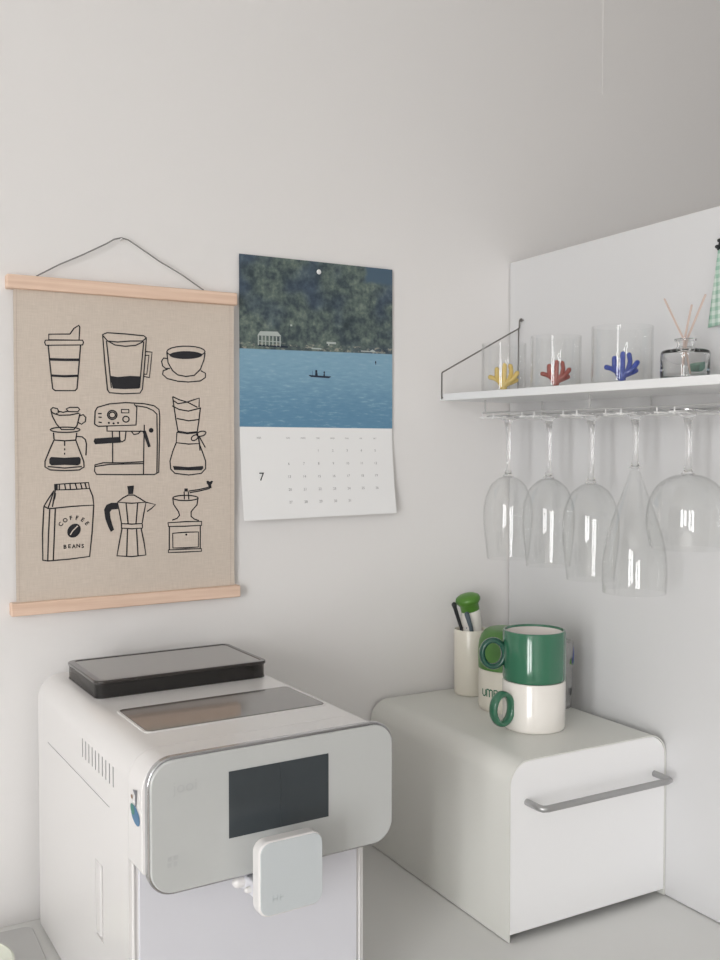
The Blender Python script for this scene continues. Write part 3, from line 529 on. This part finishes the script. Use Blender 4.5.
sc_.build('display', [M['screen'], mat('display_seam', srgb(54, 60, 64), .3)], fa, smooth=False)
lg = MB(); put_text(lg, 'jooi', .0155, lambda x, z: (.038 + x, -.40635, .2945 + z), 0)
lg.build('brand_mark', M['fascialogo'], fa, smooth=False, recalc=False)
lg = MB()
for (a, b) in (((-.005, -.005), (-.001, -.001)), ((.001, .001), (.005, .005)), ((.001, -.005), (.0045, -.0005)), ((-.0045, .0005), (-.001, .0045))):
    lg.box((.0254+a[0], -.4064, .2280+a[1]), (.0254+b[0], -.4062, .2280+b[1]))
lg.build('power_mark', M['fascialogo'], fa, smooth=False)
# milk and coffee spout under the display
MB().box((.100, -.4355, .180), (.150, -.360, .1945)).build('spout_block', M['bluewhite'], cm, bevel=.002)
MB().tube([(.101, -.395, .1885), (.094, -.395, .1885)], .0055, n=20).tube([(.101, -.412, .187), (.0965, -.412, .187)], .003, n=14).build('spout_knob', M['plastic'], cm)
for x in (.115, .135): MB().lathe([(.0025, 0), (.0055, 0), (.0060, .012), (.0030, .012)], n=20, c=(x, -.415, .169), closed=True).build('nozzle', M['plastic'], cm)
sp_ = MB().prism(rrect(.0912, .1750, .1575, .2445, .011, 8), -.4350, -.4490, 'xz').build('spout_cover', M['plastic'], cm, bevel=.0018, seg=3)
sf = MB().prism(rrect(.0928, .1766, .1567, .2433, .0100, 8), -.4480, -.4497, 'xz').build('cover_face', M['spoutface'], sp_, bevel=.0004)
lg = MB()
for dx, dz, w_, h_ in ((0, 0, .0012, .006), (.0042, 0, .0012, .006), (0, .0024, .0054, .0012), (.0075, 0, .0012, .006), (.0075, .0024, .004, .0012)):
    lg.box((.1045+dx, -.4499, .1885+dz), (.1045+dx+w_, -.4496, .1885+dz+h_))
lg.build('cover_mark', mat('cover_print', srgb(186, 193, 196), .3), sp_, smooth=False)
# smoked window on the top plate
MB().prism(rrect(.0325, -.3125, .2405, -.2135, .008, 6), HT-.0005, HT+.0010, 'xy').build('window_frame', M['plastic'], cm, bevel=.0005)
MB().prism(rrect(.0350, -.3100, .2385, -.2160, .006, 6), HT+.0002, HT+.0016, 'xy').build('top_window', M['smokewin'], cm, bevel=.0003)
# smoked bean hopper
ho = MB()
o_, i_ = rrect(.0290, -.1555, .2410, -.0290, .010, 6), rrect(.0308, -.1537, .2392, -.0308, .008, 6)
ho.strip(i_, o_, HT+.001, HT+.0165, 'xy', closed=True)
ho = ho.build('bean_hopper', M['smoke'], cm, ang=50)
MB().prism(rrect(.0285, -.1560, .2415, -.0285, .010, 6), HT+.0001, HT+.0014, 'xy').build('hopper_base', M['smokerim'], ho)
MB().box((.226, -.150, HT+.0016), (.2265, -.034, HT+.0155)).box((.180, -.1500, HT+.0016), (.2255, -.1485, HT+.0140)).build('inner_divider', M['smokelid'], ho, smooth=False)
MB().strip(rrect(.0365, -.1495, .2370, -.0335, .006, 6), rrect(.0278, -.1570, .2430, -.0275, .011, 6), HT+.0165, HT+.0205, 'xy', closed=True).build('lid_rim', M['smokerim'], ho, bevel=.001)
MB().prism(rrect(.0366, -.1494, .2369, -.0336, .006, 6), HT+.0168, HT+.0198, 'xy').build('lid', M['smokelid'], ho)
# sticker on the left side near the fascia
st = MB(); side = lambda y, z: (-.0004, y, z)
def dec(pts, mi): 
    fill(st, pts, side, mi)
dec([(y, z) for y, z in ell(-.3800, .2668, .0130, .0078, rot=.30)], 1)
dec([(y, z) for y, z in ell(-.3725, .2705, .0062, .0048, rot=.3)], 0)
dec([(-.3735, .2890), (-.3855, .2915), (-.3845, .2850), (-.3830, .2755), (-.3800, .2750), (-.3800, .2850)], 2)
dec(ell(-.3705, .2815, .0026, .0020), 3)
for k, v in enumerate(st.v):  # keep overlapping shapes apart
    pass
st.v = [(p[0] - .0002*(0 if i < 20 else 1), p[1], p[2]) for i, p in enumerate(st.v)]
st.build('side_sticker', [M['teal'], M['stblue'], M['sthumb'], M['orange']], cm, smooth=False, recalc=False)

# items at the far left of the worktop
g = MB().prism(rrect(-1.15, -.40, -.764, -.020, .012, 6), .0002, .0035, 'xy').build('counter_mat', M['tray'], origin=(-.95, -.2, 0), bevel=.001)
tag(g, 'thin grey mat lying on the worktop left of the coffee machine', 'mat')
g = MB().lathe([(0, .0), (.045, 0), (.060, .010), (.066, .020), (.0635, .021), (.057, .012), (.043, .004), (0, .004)], n=48, c=(-.868, -.124, .0036)).build('dish', M['dish'], origin=(-.868, -.124, .0036))
tag(g, 'pale greenish-white dish on the grey mat at the left edge', 'dish')
# ------------------------------------------------------------------ bread box
BX0, BX1, BY0, BY1, BZ = -.2640, -.0008, -.3455, -.0060, .2222
bb = thing('bread_box', 'white steel bread box with rounded edges and a grey bar handle', 'bread box', ((BX0+BX1)/2, (BY0+BY1)/2, 0))
BO = bb.location
def u_line(x0, x1, z1, r, z0=0.0014, n=10):
    out = [(x0, z0)]
    for i in range(n+1):
        a = PI - (PI/2)*i/n; out.append((x0+r + r*math.cos(a), z1-r + r*math.sin(a)))
    for i in range(n+1):
        a = PI/2 - (PI/2)*i/n; out.append((x1-r + r*math.cos(a), z1-r + r*math.sin(a)))
    out.append((x1, z0)); return out
th = .0016
MB().strip(u_line(BX0+th, BX1-th, BZ-th, .0284), u_line(BX0, BX1, BZ, .030), BY0, BY1, 'xz').build('shell', M['boxsteel'], bb, origin=BO, ang=30)
MB().prism(u_line(BX0+th+.0005, BX1-th-.0005, BZ-th-.0005, .0280, .0100), BY0+.0005, BY0+.0030, 'xz').build('door', M['boxdoor'], bb, origin=BO, bevel=.0005, ang=30)
MB().prism(u_line(BX0+th, BX1-th, BZ-th, .0284, .002), BY1-.002, BY1, 'xz').build('back_plate', M['boxsteel'], bb, origin=BO, smooth=False)
MB().box((BX0+th, BY0+.02, .004), (BX1-th, BY1-.002, .006)).build('floor_plate', M['boxsteel'], bb, origin=BO, smooth=False)
for fx in (BX0+.02, BX1-.02):
    for fy in (BY0+.03, BY1-.03): MB().lathe([(0, 0), (.007, 0), (.007, .0040), (0, .0040)], n=20, c=(fx, fy, 0)).build('rubber_foot', M['blackplastic'], bb, origin=BO)
hz = .1700; hy = BY0 - .030
pts = [(-.2370, BY0+.0005, hz), (-.2370, hy+.008, hz), (-.2350, hy+.002, hz), (-.2290, hy, hz), (-.0300, hy, hz), (-.0240, hy+.002, hz), (-.0220, hy+.008, hz), (-.0220, BY0+.0005, hz)]
MB().tube(pts, .0042, n=14, caps=False).build('bar_handle', M['handle'], bb, origin=BO, ang=60)

# ------------------------------------------------------------------ mugs
TOP = BZ
def ring_handle(c, ang, rad, zc, rx, rz, ta, tb, n=40, k=14):
    """closed oval ring standing in the vertical plane at angle ang; ta = half thickness, tb = half width"""
    d = Vector((math.cos(ang), math.sin(ang), 0)); s = Vector((-math.sin(ang), math.cos(ang), 0)); vs = []; fs = []
    for i in range(n):
        a = 2*PI*i/n; ce = Vector((c[0], c[1], zc)) + d*(rad + rx*math.cos(a)) + Vector((0, 0, rz*math.sin(a)))
        nrm = (d*math.cos(a) + Vector((0, 0, math.sin(a)))).normalized()
        for j in range(k):
            q = 2*PI*j/k; vs.append(tuple(ce + nrm*ta*math.cos(q) + s*tb*math.sin(q)))
    for i in range(n):
        for j in range(k): fs.append((i*k+j, ((i+1)%n)*k+j, ((i+1)%n)*k+(j+1)%k, i*k+(j+1)%k))
    return MB().add(vs, fs)
def mug(name, label, c, z0, h, r, out_m, in_m, h_m, ang, zc, rx, rz, tr):
    t_ = thing(name, label, 'mug', (c[0], c[1], z0), group='stacked mugs on the bread box')
    e = .004
    prof = [(0, .004), (r*.86, .004), (r*.90, 0), (r*.97, .0004), (r*.995, .002), (r, .005), (r, h-.002), (r-.0012, h), (r-.003, h), (r-e, h-.003)]
    MB().lathe(prof, n=72, c=(c[0], c[1], z0)).build('mug_body', out_m, t_, origin=t_.location, ang=50, recalc=False)
    MB().lathe([(r-e, h-.003), (r-e, .012), (r*.8, .008), (0, .008)], n=72, c=(c[0], c[1], z0)).build('mug_inside', in_m, t_, origin=t_.location, recalc=False, ang=50)
    ring_handle(c, ang, r + rx - .0015, z0+zc, rx, rz, tr, .0072).build('mug_handle', h_m, t_, origin=t_.location, ang=70)
    return t_
MC = (-.1368, -.2350); MH1, MH2 = .0655, .0680
ang_left = math.atan2(.486, -.874); cam_dir = math.atan2(-1.043, -.857)
mug('coffee_mug', 'white mug with a green handle, lower of the two stacked', MC, TOP+.0002, MH1, .0428, M['whitemug'], M['pinkin'], M['greenmug'],
    cam_dir - math.radians(47), .0320, .0155, .0200, .0044)
mug('coffee_mug', 'glossy green mug with a pale inside, upper of the two stacked', MC, TOP+MH1+.0004, MH2, .0428, M['greenmug'], M['pinkin'], M['handlegreen'],
    ang_left, .0350, .0150, .0180, .0042)

# lidded cup with green letters behind the mugs
UC = (-.1090, -.1400); UR = .0420
cu = thing('lidded_cup', 'cream cup with green lettering and a rounded green lid, behind the stacked mugs', 'cup', (*UC, TOP+.0002))
b_ = MB().lathe([(0, 0), (UR*.93, 0), (UR*.985, .003), (UR, .009), (UR, .060), (UR-.002, .0605), (0, .0605)], n=64, c=(*UC, TOP+.0002))
camU = math.atan2(-1.272 - UC[1], -.986 - UC[0])
def wrap(x, z):
    a = camU - math.radians(33) + x/UR
    return (UC[0] + (UR+.0003)*math.cos(a), UC[1] + (UR+.0003)*math.sin(a), TOP + .0285 + z)
for k, strokes in enumerate(([[(-.0035, .0045), (-.0035, -.0030), (-.0015, -.0050), (.0015, -.0050), (.0035, -.0030), (.0035, .0045)]],
        [[(-.0050, -.0055), (-.0050, .0050), (-.0025, .0055), (-.0003, .0040), (0, -.0055)], [(0, .0040), (.0025, .0055), (.0048, .0042), (.0050, -.0055)]],
        [[(-.0030, -.0050), (-.0030, .0055), (.0010, .0055), (.0030, .0035), (.0012, .0005), (-.0028, .0005)], [(.0012, .0005), (.0035, -.0020), (.0015, -.0050), (-.0030, -.0050)]],
        [[(-.0010, -.0052), (-.0010, .0055)]])):
    for sk in strokes: ribbon(b_, [(x - .0135 + (0, .0108, .0215, .0285)[k], z) for x, z in sk], .0021, wrap, 1)
b_.build('cup_body', [M['cream'], M['letter']], cu, origin=cu.location, recalc=False, ang=50)
MB().lathe([(0, .0606), (UR+.0004, .0606), (UR+.0006, .090), (UR-.001, .100), (UR-.004, .108), (UR-.009, .1145), (UR-.013, .1170), (UR-.018, .1180), (0, .1180)],
           n=64, c=(*UC, TOP+.0002)).build('cup_lid', M['lidgreen'], cu, origin=cu.location, ang=60)

# utensil holder with its contents
HC = (-.1058, -.0440)
ho_ = MB().lathe([(0, 0), (.0240, 0), (.0255, .0015), (.0260, .004), (.0260, .1000), (.0255, .1012), (.0243, .1012), (.0238, .1000), (.0238, .004), (0, .004)], n=56, c=(*HC, TOP+.0002))
ho_ = ho_.build('utensil_holder', M['cream'], origin=(*HC, TOP), ang=50)
tag(ho_, 'tall cream utensil holder standing in the corner on the bread box', 'holder')
bt = thing('squeeze_bottle', 'white squeeze bottle with a bright green cap standing in the cream holder', 'bottle', (-.1000, -.0430, TOP+.0045), (0, math.radians(-2.5), 0))
m_ = MB().lathe([(0, 0), (.0150, 0), (.0165, .003), (.0168, .070), (.0168, .100), (.0162, .114), (.0150, .123), (.0138, .1270), (0, .1270)], n=40)
def wrapb(x, z):
    a = cam_dir - math.radians(22) + x/.0176; rr = .0171 - max(0, z + .010)*.10; return (rr*math.cos(a), rr*math.sin(a), .1080+z)
put_text(m_, 'm', .028, wrapb, 1)
m_.build('bottle_body', [M['whitemug'], M['inkgrey']], bt, recalc=False, ang=50)
MB().lathe([(0, .1262), (.0146, .1262), (.0146, .1350), (.0165, .1375), (.0190, .1410), (.0196, .1440), (.0182, .1480), (.0130, .1512), (.0060, .1524), (0, .1526)], n=40,
           xf=Matrix.Translation((0, 0, .127)) @ Matrix.Rotation(math.radians(-13), 4, 'Y') @ Matrix.Translation((-.001, 0, -.127))).build('green_cap', M['leafgreen'], bt, ang=60)
s_ = MB().tube([(-.1245, -.0480, TOP+.008), (-.1262, -.0470, .3265), (-.1378, -.0465, .3590), (-.1392, -.0465, .3640)], [.0022, .0026, .0032, .0042], n=12)
s_ = s_.build('stirring_stick', M['blackplastic'], origin=(-.1245, -.0480, TOP+.004))
tag(s_, 'thin black stick leaning left out of the cream holder', 'utensil')
s_ = MB().tube([(-.0975, -.0620, TOP+.009), (-.1180, -.0610, .3290), (-.1250, -.0600, .3500)], [.0022, .0032, .0040], n=12)
s_ = s_.build('slate_utensil', M['slate'], origin=(-.0975, -.0620, TOP+.004))
tag(s_, 'short slate-blue utensil between the black stick and the white bottle', 'utensil')

# clear printed tumbler right of the mugs
TC = (-.0395, -.1660)
tt = thing('printed_tumbler', 'clear plastic tumbler with a blue and green print, right behind the mugs', 'tumbler', (*TC, TOP+.0002))
MB().lathe([(0, 0), (.0230, 0), (.0238, .002), (.0262, .0960), (.0255, .0968), (.0246, .0960), (.0224, .004), (0, .004)], n=48, c=(*TC, TOP+.0002)).build('tumbler_wall', M['cleartube'], tt, origin=tt.location, ang=50)
rt = math.atan2(-.486, .874)
def wrt(x, z):
    a = rt - .42 + x/.0262; return (TC[0] + .0266*math.cos(a), TC[1] + .0266*math.sin(a), TOP + z)
pr = MB()
fill(pr, [(-.008, .074), (.010, .092), (.008, .084), (.004, .078), (-.001, .070), (-.006, .066)], wrt, 0)
fill(pr, [(-.004, .066), (.004, .072), (.006, .066), (.000, .062)], wrt, 2)
fill(pr, [(-.013, .068), (-.009, .076), (-.008, .064)], wrt, 1)
pr2 = MB(); fill(pr2, [(-.012, .020), (-.007, .021), (-.007, .030), (-.011, .031)], wrt, 0)
pr2.build('printed_mark', M['blackplastic'], tt, origin=tt.location, recalc=False, smooth=False)
pr.build('printed_pattern', [M['blue'], M['leafgreen'], M['teal']], tt, origin=tt.location, recalc=False, smooth=False)

# ------------------------------------------------------------------ wall shelf
SL = .0121
TILT = math.atan(SL)
ZS = lambda y: .6885 + (y + .0235)*SL
sh = thing('wall_shelf', 'long white wall shelf on the partition panel holding coral tumblers', 'shelf', (-.0755, -.0235, .6885), (TILT, 0, 0))
MB().box((-.0755, -.76, -.0108), (.0750, 0, 0)).build('shelf_board', M['shelf'], sh, bevel=.0008)
br = MB().tube([(-.0772, -.0075, -.0075), (-.0772, -.0075, .0310), (-.0765, -.0075, .0325), (.0705, -.0070, .1085), (.0715, -.0070, .1100), (.0717, -.0070, .1205), (.0715, -.0085, .1222), (.0722, -.0120, .1222)], .0012, n=8)
br.tube([(.0717, -.0050, .1080), (.0717, -.0050, .0002)], .0010, n=8).tube([(-.0772, -.0075, -.0060), (-.0745, -.0075, -.0060)], .0014, n=8)
br.build('wire_bracket', M['steelwire'], sh)
MB().lathe([(0, 0), (.0024, 0), (.0028, .001), (.0028, .0022), (.0011, .0024), (.0010, .0060), (0, .0060)], n=14,
           xf=Matrix.Translation((.0692, -.0125, .1215)) @ Matrix.Rotation(PI/2, 4, 'Y')).build('bracket_screw', M['steelwire'], sh)

# glass rack under the shelf
GY = [-.1060, -.1990, -.2860, -.3665, -.4525]; GX = -.0825
rk = thing('glass_rack', 'slim metal glass rack fixed under the white wall shelf', 'rack', (-.0755, -.0235, .6885), (TILT, 0, 0))
r1 = MB().tube([(-.0445, -.070, -.0305), (-.0445, -.745, -.0305)], .0013, n=8); r1.build('front_rod', M['rack'], rk)
MB().tube([(.0640, -.012, -.0305), (.0640, -.745, -.0305)], .0013, n=8).build('rear_rod', M['rack'], rk)
for gy in GY:
    yl = gy + .0235
    for s in (-1, 1):
        MB().tube([(-.0500, yl + s*.0115, -.0375), (.0690, yl + s*.0115, -.0375)], .0011, n=8).build('hanging_rail', M['rackwhite'], rk)
    for x in (-.0445, .0640):
        for s in (-1, 1):
            MB().tube([(x, yl+s*.0135, -.0305), (x, yl+s*.0135, -.0375), (x, yl+s*.0127, -.0388), (x, yl+s*.0115, -.0390)], .0009, n=6).build('rail_clip', M['rackwhite'], rk)
for y in (-.075, -.30, -.52, -.73):
    for x in (-.0445, .0640): MB().tube([(x, y, -.0305), (x, y, -.0106)], .0014, n=8, caps=False).build('rack_mount', M['rack'], rk)

# stemware: origin at the foot, glass hangs downwards
def glass_shell(outer, t_):
    """closed lathe profile from an outer (r, z) curve running axis -> rim"""
    inner = []
    for k in range(len(outer)-1, -1, -1):
        r, z = outer[k]; a = outer[max(k-1, 0)]; b = outer[min(k+1, len(outer)-1)]
        dx, dz = b[0]-a[0], b[1]-a[1]; L_ = math.hypot(dx, dz) or 1
        inner.append((max(0, r - t_*abs(dz)/L_), z - t_*abs(dx)/L_))
    return outer + inner
def smooth_curve(ctrl, n=26):
    out = []; P = [ctrl[0]] + ctrl + [ctrl[-1]]
    for i in range(1, len(P)-2):
        for k in range(n//(len(ctrl)-1) + 1):
            t_ = k/(n//(len(ctrl)-1) + 1)
            q = [0.5*((2*P[i][d]) + (-P[i-1][d]+P[i+1][d])*t_ + (2*P[i-1][d]-5*P[i][d]+4*P[i+1][d]-P[i+2][d])*t_*t_ + (-P[i-1][d]+3*P[i][d]-3*P[i+1][d]+P[i+2][d])*t_**3) for d in (0, 1)]
            out.append((max(0, q[0]), q[1]))
    return out + [ctrl[-1]]
def stem_glass(name, label, cat, stem, ctrl, foot_r, group):
    """stem = stem length; ctrl = outer curve of the bowl, z measured down from the end of the stem"""
    t_ = thing(name, label, cat, group=group)
    MB().lathe([(0, .0022), (foot_r*.96, .0022), (foot_r, .0014), (foot_r, .0008), (foot_r*.6, -.0002), (.010, -.0030), (.0062, -.0065), (0, -.0065)], n=48).build('foot', M['glass'], t_, ang=60)
    sg = MB(); pr_ = [(0, -.0066), (.0060, -.0066), (.0042, -.0130), (.0036, -.025), (.0034, -stem*.6), (.0038, -stem+.010), (.0058, -stem+.003), (.0080, -stem), (0, -stem)]
    sg.lathe(pr_, n=24).build('stem', M['glass'], t_, ang=60)
    cv = smooth_curve(ctrl); out = [(r, -stem-.0001-z) for r, z in cv]
    MB().lathe(glass_shell(out, .0011), n=64, closed=False).build('bowl', M['thin'], t_, ang=60, recalc=True)
    return t_
gg = 'stemware hanging upside down under the shelf'
wine = [(0, 0), (.006, .0003), (.015, .004), (.026, .014), (.0345, .034), (.0372, .056), (.0362, .080), (.0335, .104), (.0310, .125)]
zf = lambda gy: .6885 + (gy + .0235)*SL - .0364 - .0001
def place_glass(t_, i): t_.location = (GX, GY[i], zf(GY[i]))
g0 = stem_glass('wine_glass', 'clear wine glass hanging nearest the wall corner under the shelf', 'wine glass', .0880, wine, .0330, gg)
place_glass(g0, 0)
def dup(root, label):
    r = root.copy(); COL.objects.link(r); r['label'] = label
    for ch in root.children:
        c = ch.copy(); COL.objects.link(c); c.parent = r
    return r
g1 = dup(g0, 'second clear wine glass from the wall corner under the shelf'); place_glass(g1, 1)
g2 = dup(g0, 'third clear wine glass from the wall corner, beside the tapered flute'); place_glass(g2, 2); g2.scale = (1.02, 1.02, 1.04)
fl = [(0, 0), (.004, .0002), (.0075, .006), (.0135, .024), (.0230, .050), (.0325, .078), (.0385, .105), (.0405, .130), (.0395, .158)]
g3 = stem_glass('flute_glass', 'tall tapered clear glass hanging between a wine glass and the balloon glass', 'glass', .0700, fl, .0320, gg); place_glass(g3, 3)
bl = [(0, 0), (.007, .0003), (.020, .003), (.035, .013), (.0450, .031), (.0482, .050), (.0470, .068), (.0430, .0890)]
g4 = stem_glass('balloon_glass', 'wide round balloon wine glass hanging nearest the right edge', 'wine glass', .0740, bl, .0360, gg); place_glass(g4, 4)

# ------------------------------------------------------------------ coral tumblers
def coral(mb, arms, s=1.0):
    lat = Vector((.874, -.486, 0))
    for pts, rr in arms:
        mb.tube([tuple(lat*(p[0]*s) + Vector((0, 0, p[1]*s)) + Vector((.486, .874, 0))*(p[2]*s if len(p) > 2 else 0)) for p in pts], [r*s for r in rr], n=12)
ARM = [([(0, .003), (0, .012), (.001, .036)], [.0050, .0040, .0032]),
       ([(-.001, .006), (-.006, .014), (-.010, .0215, -.003), (-.010, .030, -.003)], [.0045, .0036, .0032, .0034]),
       ([(-.006, .014), (-.013, .018, .002), (-.0185, .0195, .002)], [.0032, .0030, .0033]),
       ([(.001, .008), (.008, .016), (.011, .027, .003), (.0095, .035, .003)], [.0045, .0036, .0030, .0032]),
       ([(.004, .011), (.012, .0165, -.003), (.018, .025, -.003)], [.0036, .0032, .0034]),
       ([(.004, .010), (.012, .0125, .002), (.018, .0155, .002)], [.0036, .0030, .0032])]
def tumbler(label, cx, cy, r, h, m, s):
    z = ZS(cy) + .0003
    t_ = thing('coral_tumbler', label, 'tumbler', (cx, cy, z), (TILT, 0, 0), 'coral tumblers on the white shelf')
    MB().lathe([(0, 0), (r*.93, 0), (r*.985, .0016), (r, .005), (r, h-.001), (r-.0006, h), (r-.0012, h), (r-.0016, h-.001), (r-.0016, .0075), (r*.93, .0045), (0, .0042)], n=64).build('glass_wall', M['thin'], t_, ang=60)
    cb = MB(); coral(cb, ARM, s); cb.build('coral', m, t_, ang=70).location = (0, 0, .0022 + .0010)
    return t_
tumbler('clear tumbler with yellow coral inside, nearest the wall corner on the shelf', -.0780, -.0880, .0335, .0750, M['yellow'], 1.10)
tumbler('clear tumbler with red-brown coral inside, middle of the three on the shelf', -.0800, -.2100, .0350, .0750, M['red'], 1.0)
tumbler('clear tumbler with blue coral inside, next to the reed diffuser', -.0800, -.3390, .0390, .0755, M['blue'], 1.05)

# reed diffuser
DC = (-.0750, -.4395)
df = thing('reed_diffuser', 'small round glass reed diffuser with wooden reeds on the shelf', 'diffuser', (*DC, ZS(DC[1]) + .0003), (TILT, 0, 0))
MB().lathe([(0, 0), (.0270, 0), (.0285, .002), (.0288, .005), (.0288, .034), (.0278, .0365), (.0240, .0380), (.0110, .0400), (.0098, .0420), (.0098, .0480), (.0130, .0490), (.0130, .0510),
            (.0105, .0518), (.0078, .0505), (.0076, .0410), (.0090, .0375), (.0230, .0350), (.0262, .0330), (.0266, .0060), (.0250, .0045), (0, .0045)], n=56).build('glass_bottle', M['glass'], df, ang=55)
for k, (bx, tx, tz, tl) in enumerate(((.006, .0345, .1030, 0), (-.004, -.0250, .1010, .004), (-.001, -.0110, .0900, -.003))):
    # reeds fan along the shelf direction
    MB().tube([(-.003*k+.002, -bx, .006), (-.001*k+tl*.3, (tx-bx)*.08, .050), (tl, tx, tz)], .00125, n=8).build('reed', M['reed'], df)
gb = MB().box((-.0400, -.4320, ZS(-.4320)+.0006), (-.0240, -.4120, ZS(-.42)+.0135)).build('small_block', M['darkgreen'], origin=(-.032, -.429, ZS(-.429)), bevel=.001)
tag(gb, 'small dark green block on the shelf seen through the diffuser bottle', 'block')

# gingham cloth hanging from a black hook at the right edge
HX = -.4530
hk = MB().lathe([(0, 0), (.0060, 0), (.0060, .0015), (.0030, .0025), (0, .0025)], n=20, xf=Matrix.Translation((-.0001, HX, .8720)) @ Matrix.Rotation(-PI/2, 4, 'Y'))
hk.tube([(-.0020, HX, .8720), (-.0090, HX, .8700), (-.0130, HX, .8720), (-.0140, HX, .8770)], .0015, n=8)
hk = hk.build('wall_hook', M['blackplastic'], origin=(0, HX, .872)); tag(hk, 'small black hook on the panel at the right edge holding the gingham cloth', 'hook')
gc = thing('gingham_cloth', 'mint green gingham cloth hanging from the black hook at the right edge', 'cloth', (-.010, HX, .755))
mbc = MB(); nu, nv = 20, 14
def cp(u, v):      # v 0 bottom .. 1 top
    half = .0365 - .0145*v; y = (u*2-1)*half
    return (.0015*math.sin(u*22) * (0.4+.6*v) + .0005, y, .0955*v + .002*math.sin(u*PI))
va = [cp(i/nu, j/nv) for j in range(nv+1) for i in range(nu+1)]
fa_ = [(j*(nu+1)+i, j*(nu+1)+i+1, (j+1)*(nu+1)+i+1, (j+1)*(nu+1)+i) for j in range(nv) for i in range(nu)]
mbc.add(va, fa_); cg = mbc.build('gingham_sheet', M['gingham'], gc, ang=80)
so = cg.modifiers.new('thick', 'SOLIDIFY'); so.thickness = .0012
MB().tube([(.0005, .0215, .0960), (.0000, .0180, .1030), (-.0020, .0060, .1140), (-.0030, 0, .1170), (-.0020, -.0060, .1140), (.0000, -.0180, .1030), (.0005, -.0215, .0960)], .0022, n=8).build('black_loop', M['blackplastic'], gc)
for dz in (.0985, .1055): MB().lathe([(0, -.0026), (.0024, -.0016), (.0030, 0), (.0024, .0016), (0, .0026)], n=14, c=(-.002, .0215 - (dz-.0985)*.5, dz)).build('bead', M['blackplastic'], gc)

# ------------------------------------------------------------------ light and camera
wd = bpy.data.worlds.new('daylight'); SC.world = wd; wd.use_nodes = True
wd.node_tree.nodes['Background'].inputs[0].default_value = (.80, .88, 1.0, 1); wd.node_tree.nodes['Background'].inputs[1].default_value = 1.0
ym = (WY0+WY1)/2
for k, (y0, y1) in enumerate(((WY0+.045, ym-.12), (ym+.12, WY1-.045))):
    ld = bpy.data.lights.new('window_daylight', 'AREA'); ld.shape = 'RECTANGLE'; ld.size = WZ1-WZ0-.09; ld.size_y = y1-y0
    ld.energy = WATT; ld.color = (1.0, .997, .99)
    lo = bpy.data.objects.new('window_daylight', ld); COL.objects.link(lo); lo.location = (XL-.075, (y0+y1)/2, (WZ0+WZ1)/2)
    lo.rotation_euler = (0, -PI/2, 0)
cam = bpy.data.cameras.new('camera'); co = bpy.data.objects.new('camera', cam); COL.objects.link(co)
cam.sensor_fit = 'VERTICAL'; cam.sensor_height = 36; cam.sensor_width = 27; cam.lens = 36*967.1/960; cam.clip_start = .01
co.matrix_world = Matrix(((.8740, .0148, -.4858, -.9860), (-.4857, .0257, -.8737, -1.2716), (-.0004, .9996, .0297, .6000), (0, 0, 0, 1)))
SC.camera = co
SC.view_settings.view_transform = 'Standard'; SC.view_settings.look = 'None'; SC.view_settings.gamma = 1; SC.view_settings.use_curve_mapping = False
SC.view_settings.exposure = EXPO
SC.cycles.use_denoising = True
SC.cycles.max_bounces = 20; SC.cycles.transmission_bounces = 20; SC.cycles.diffuse_bounces = 6; SC.cycles.glossy_bounces = 6; SC.cycles.transparent_max_bounces = 48
SC.cycles.sample_clamp_indirect = 0
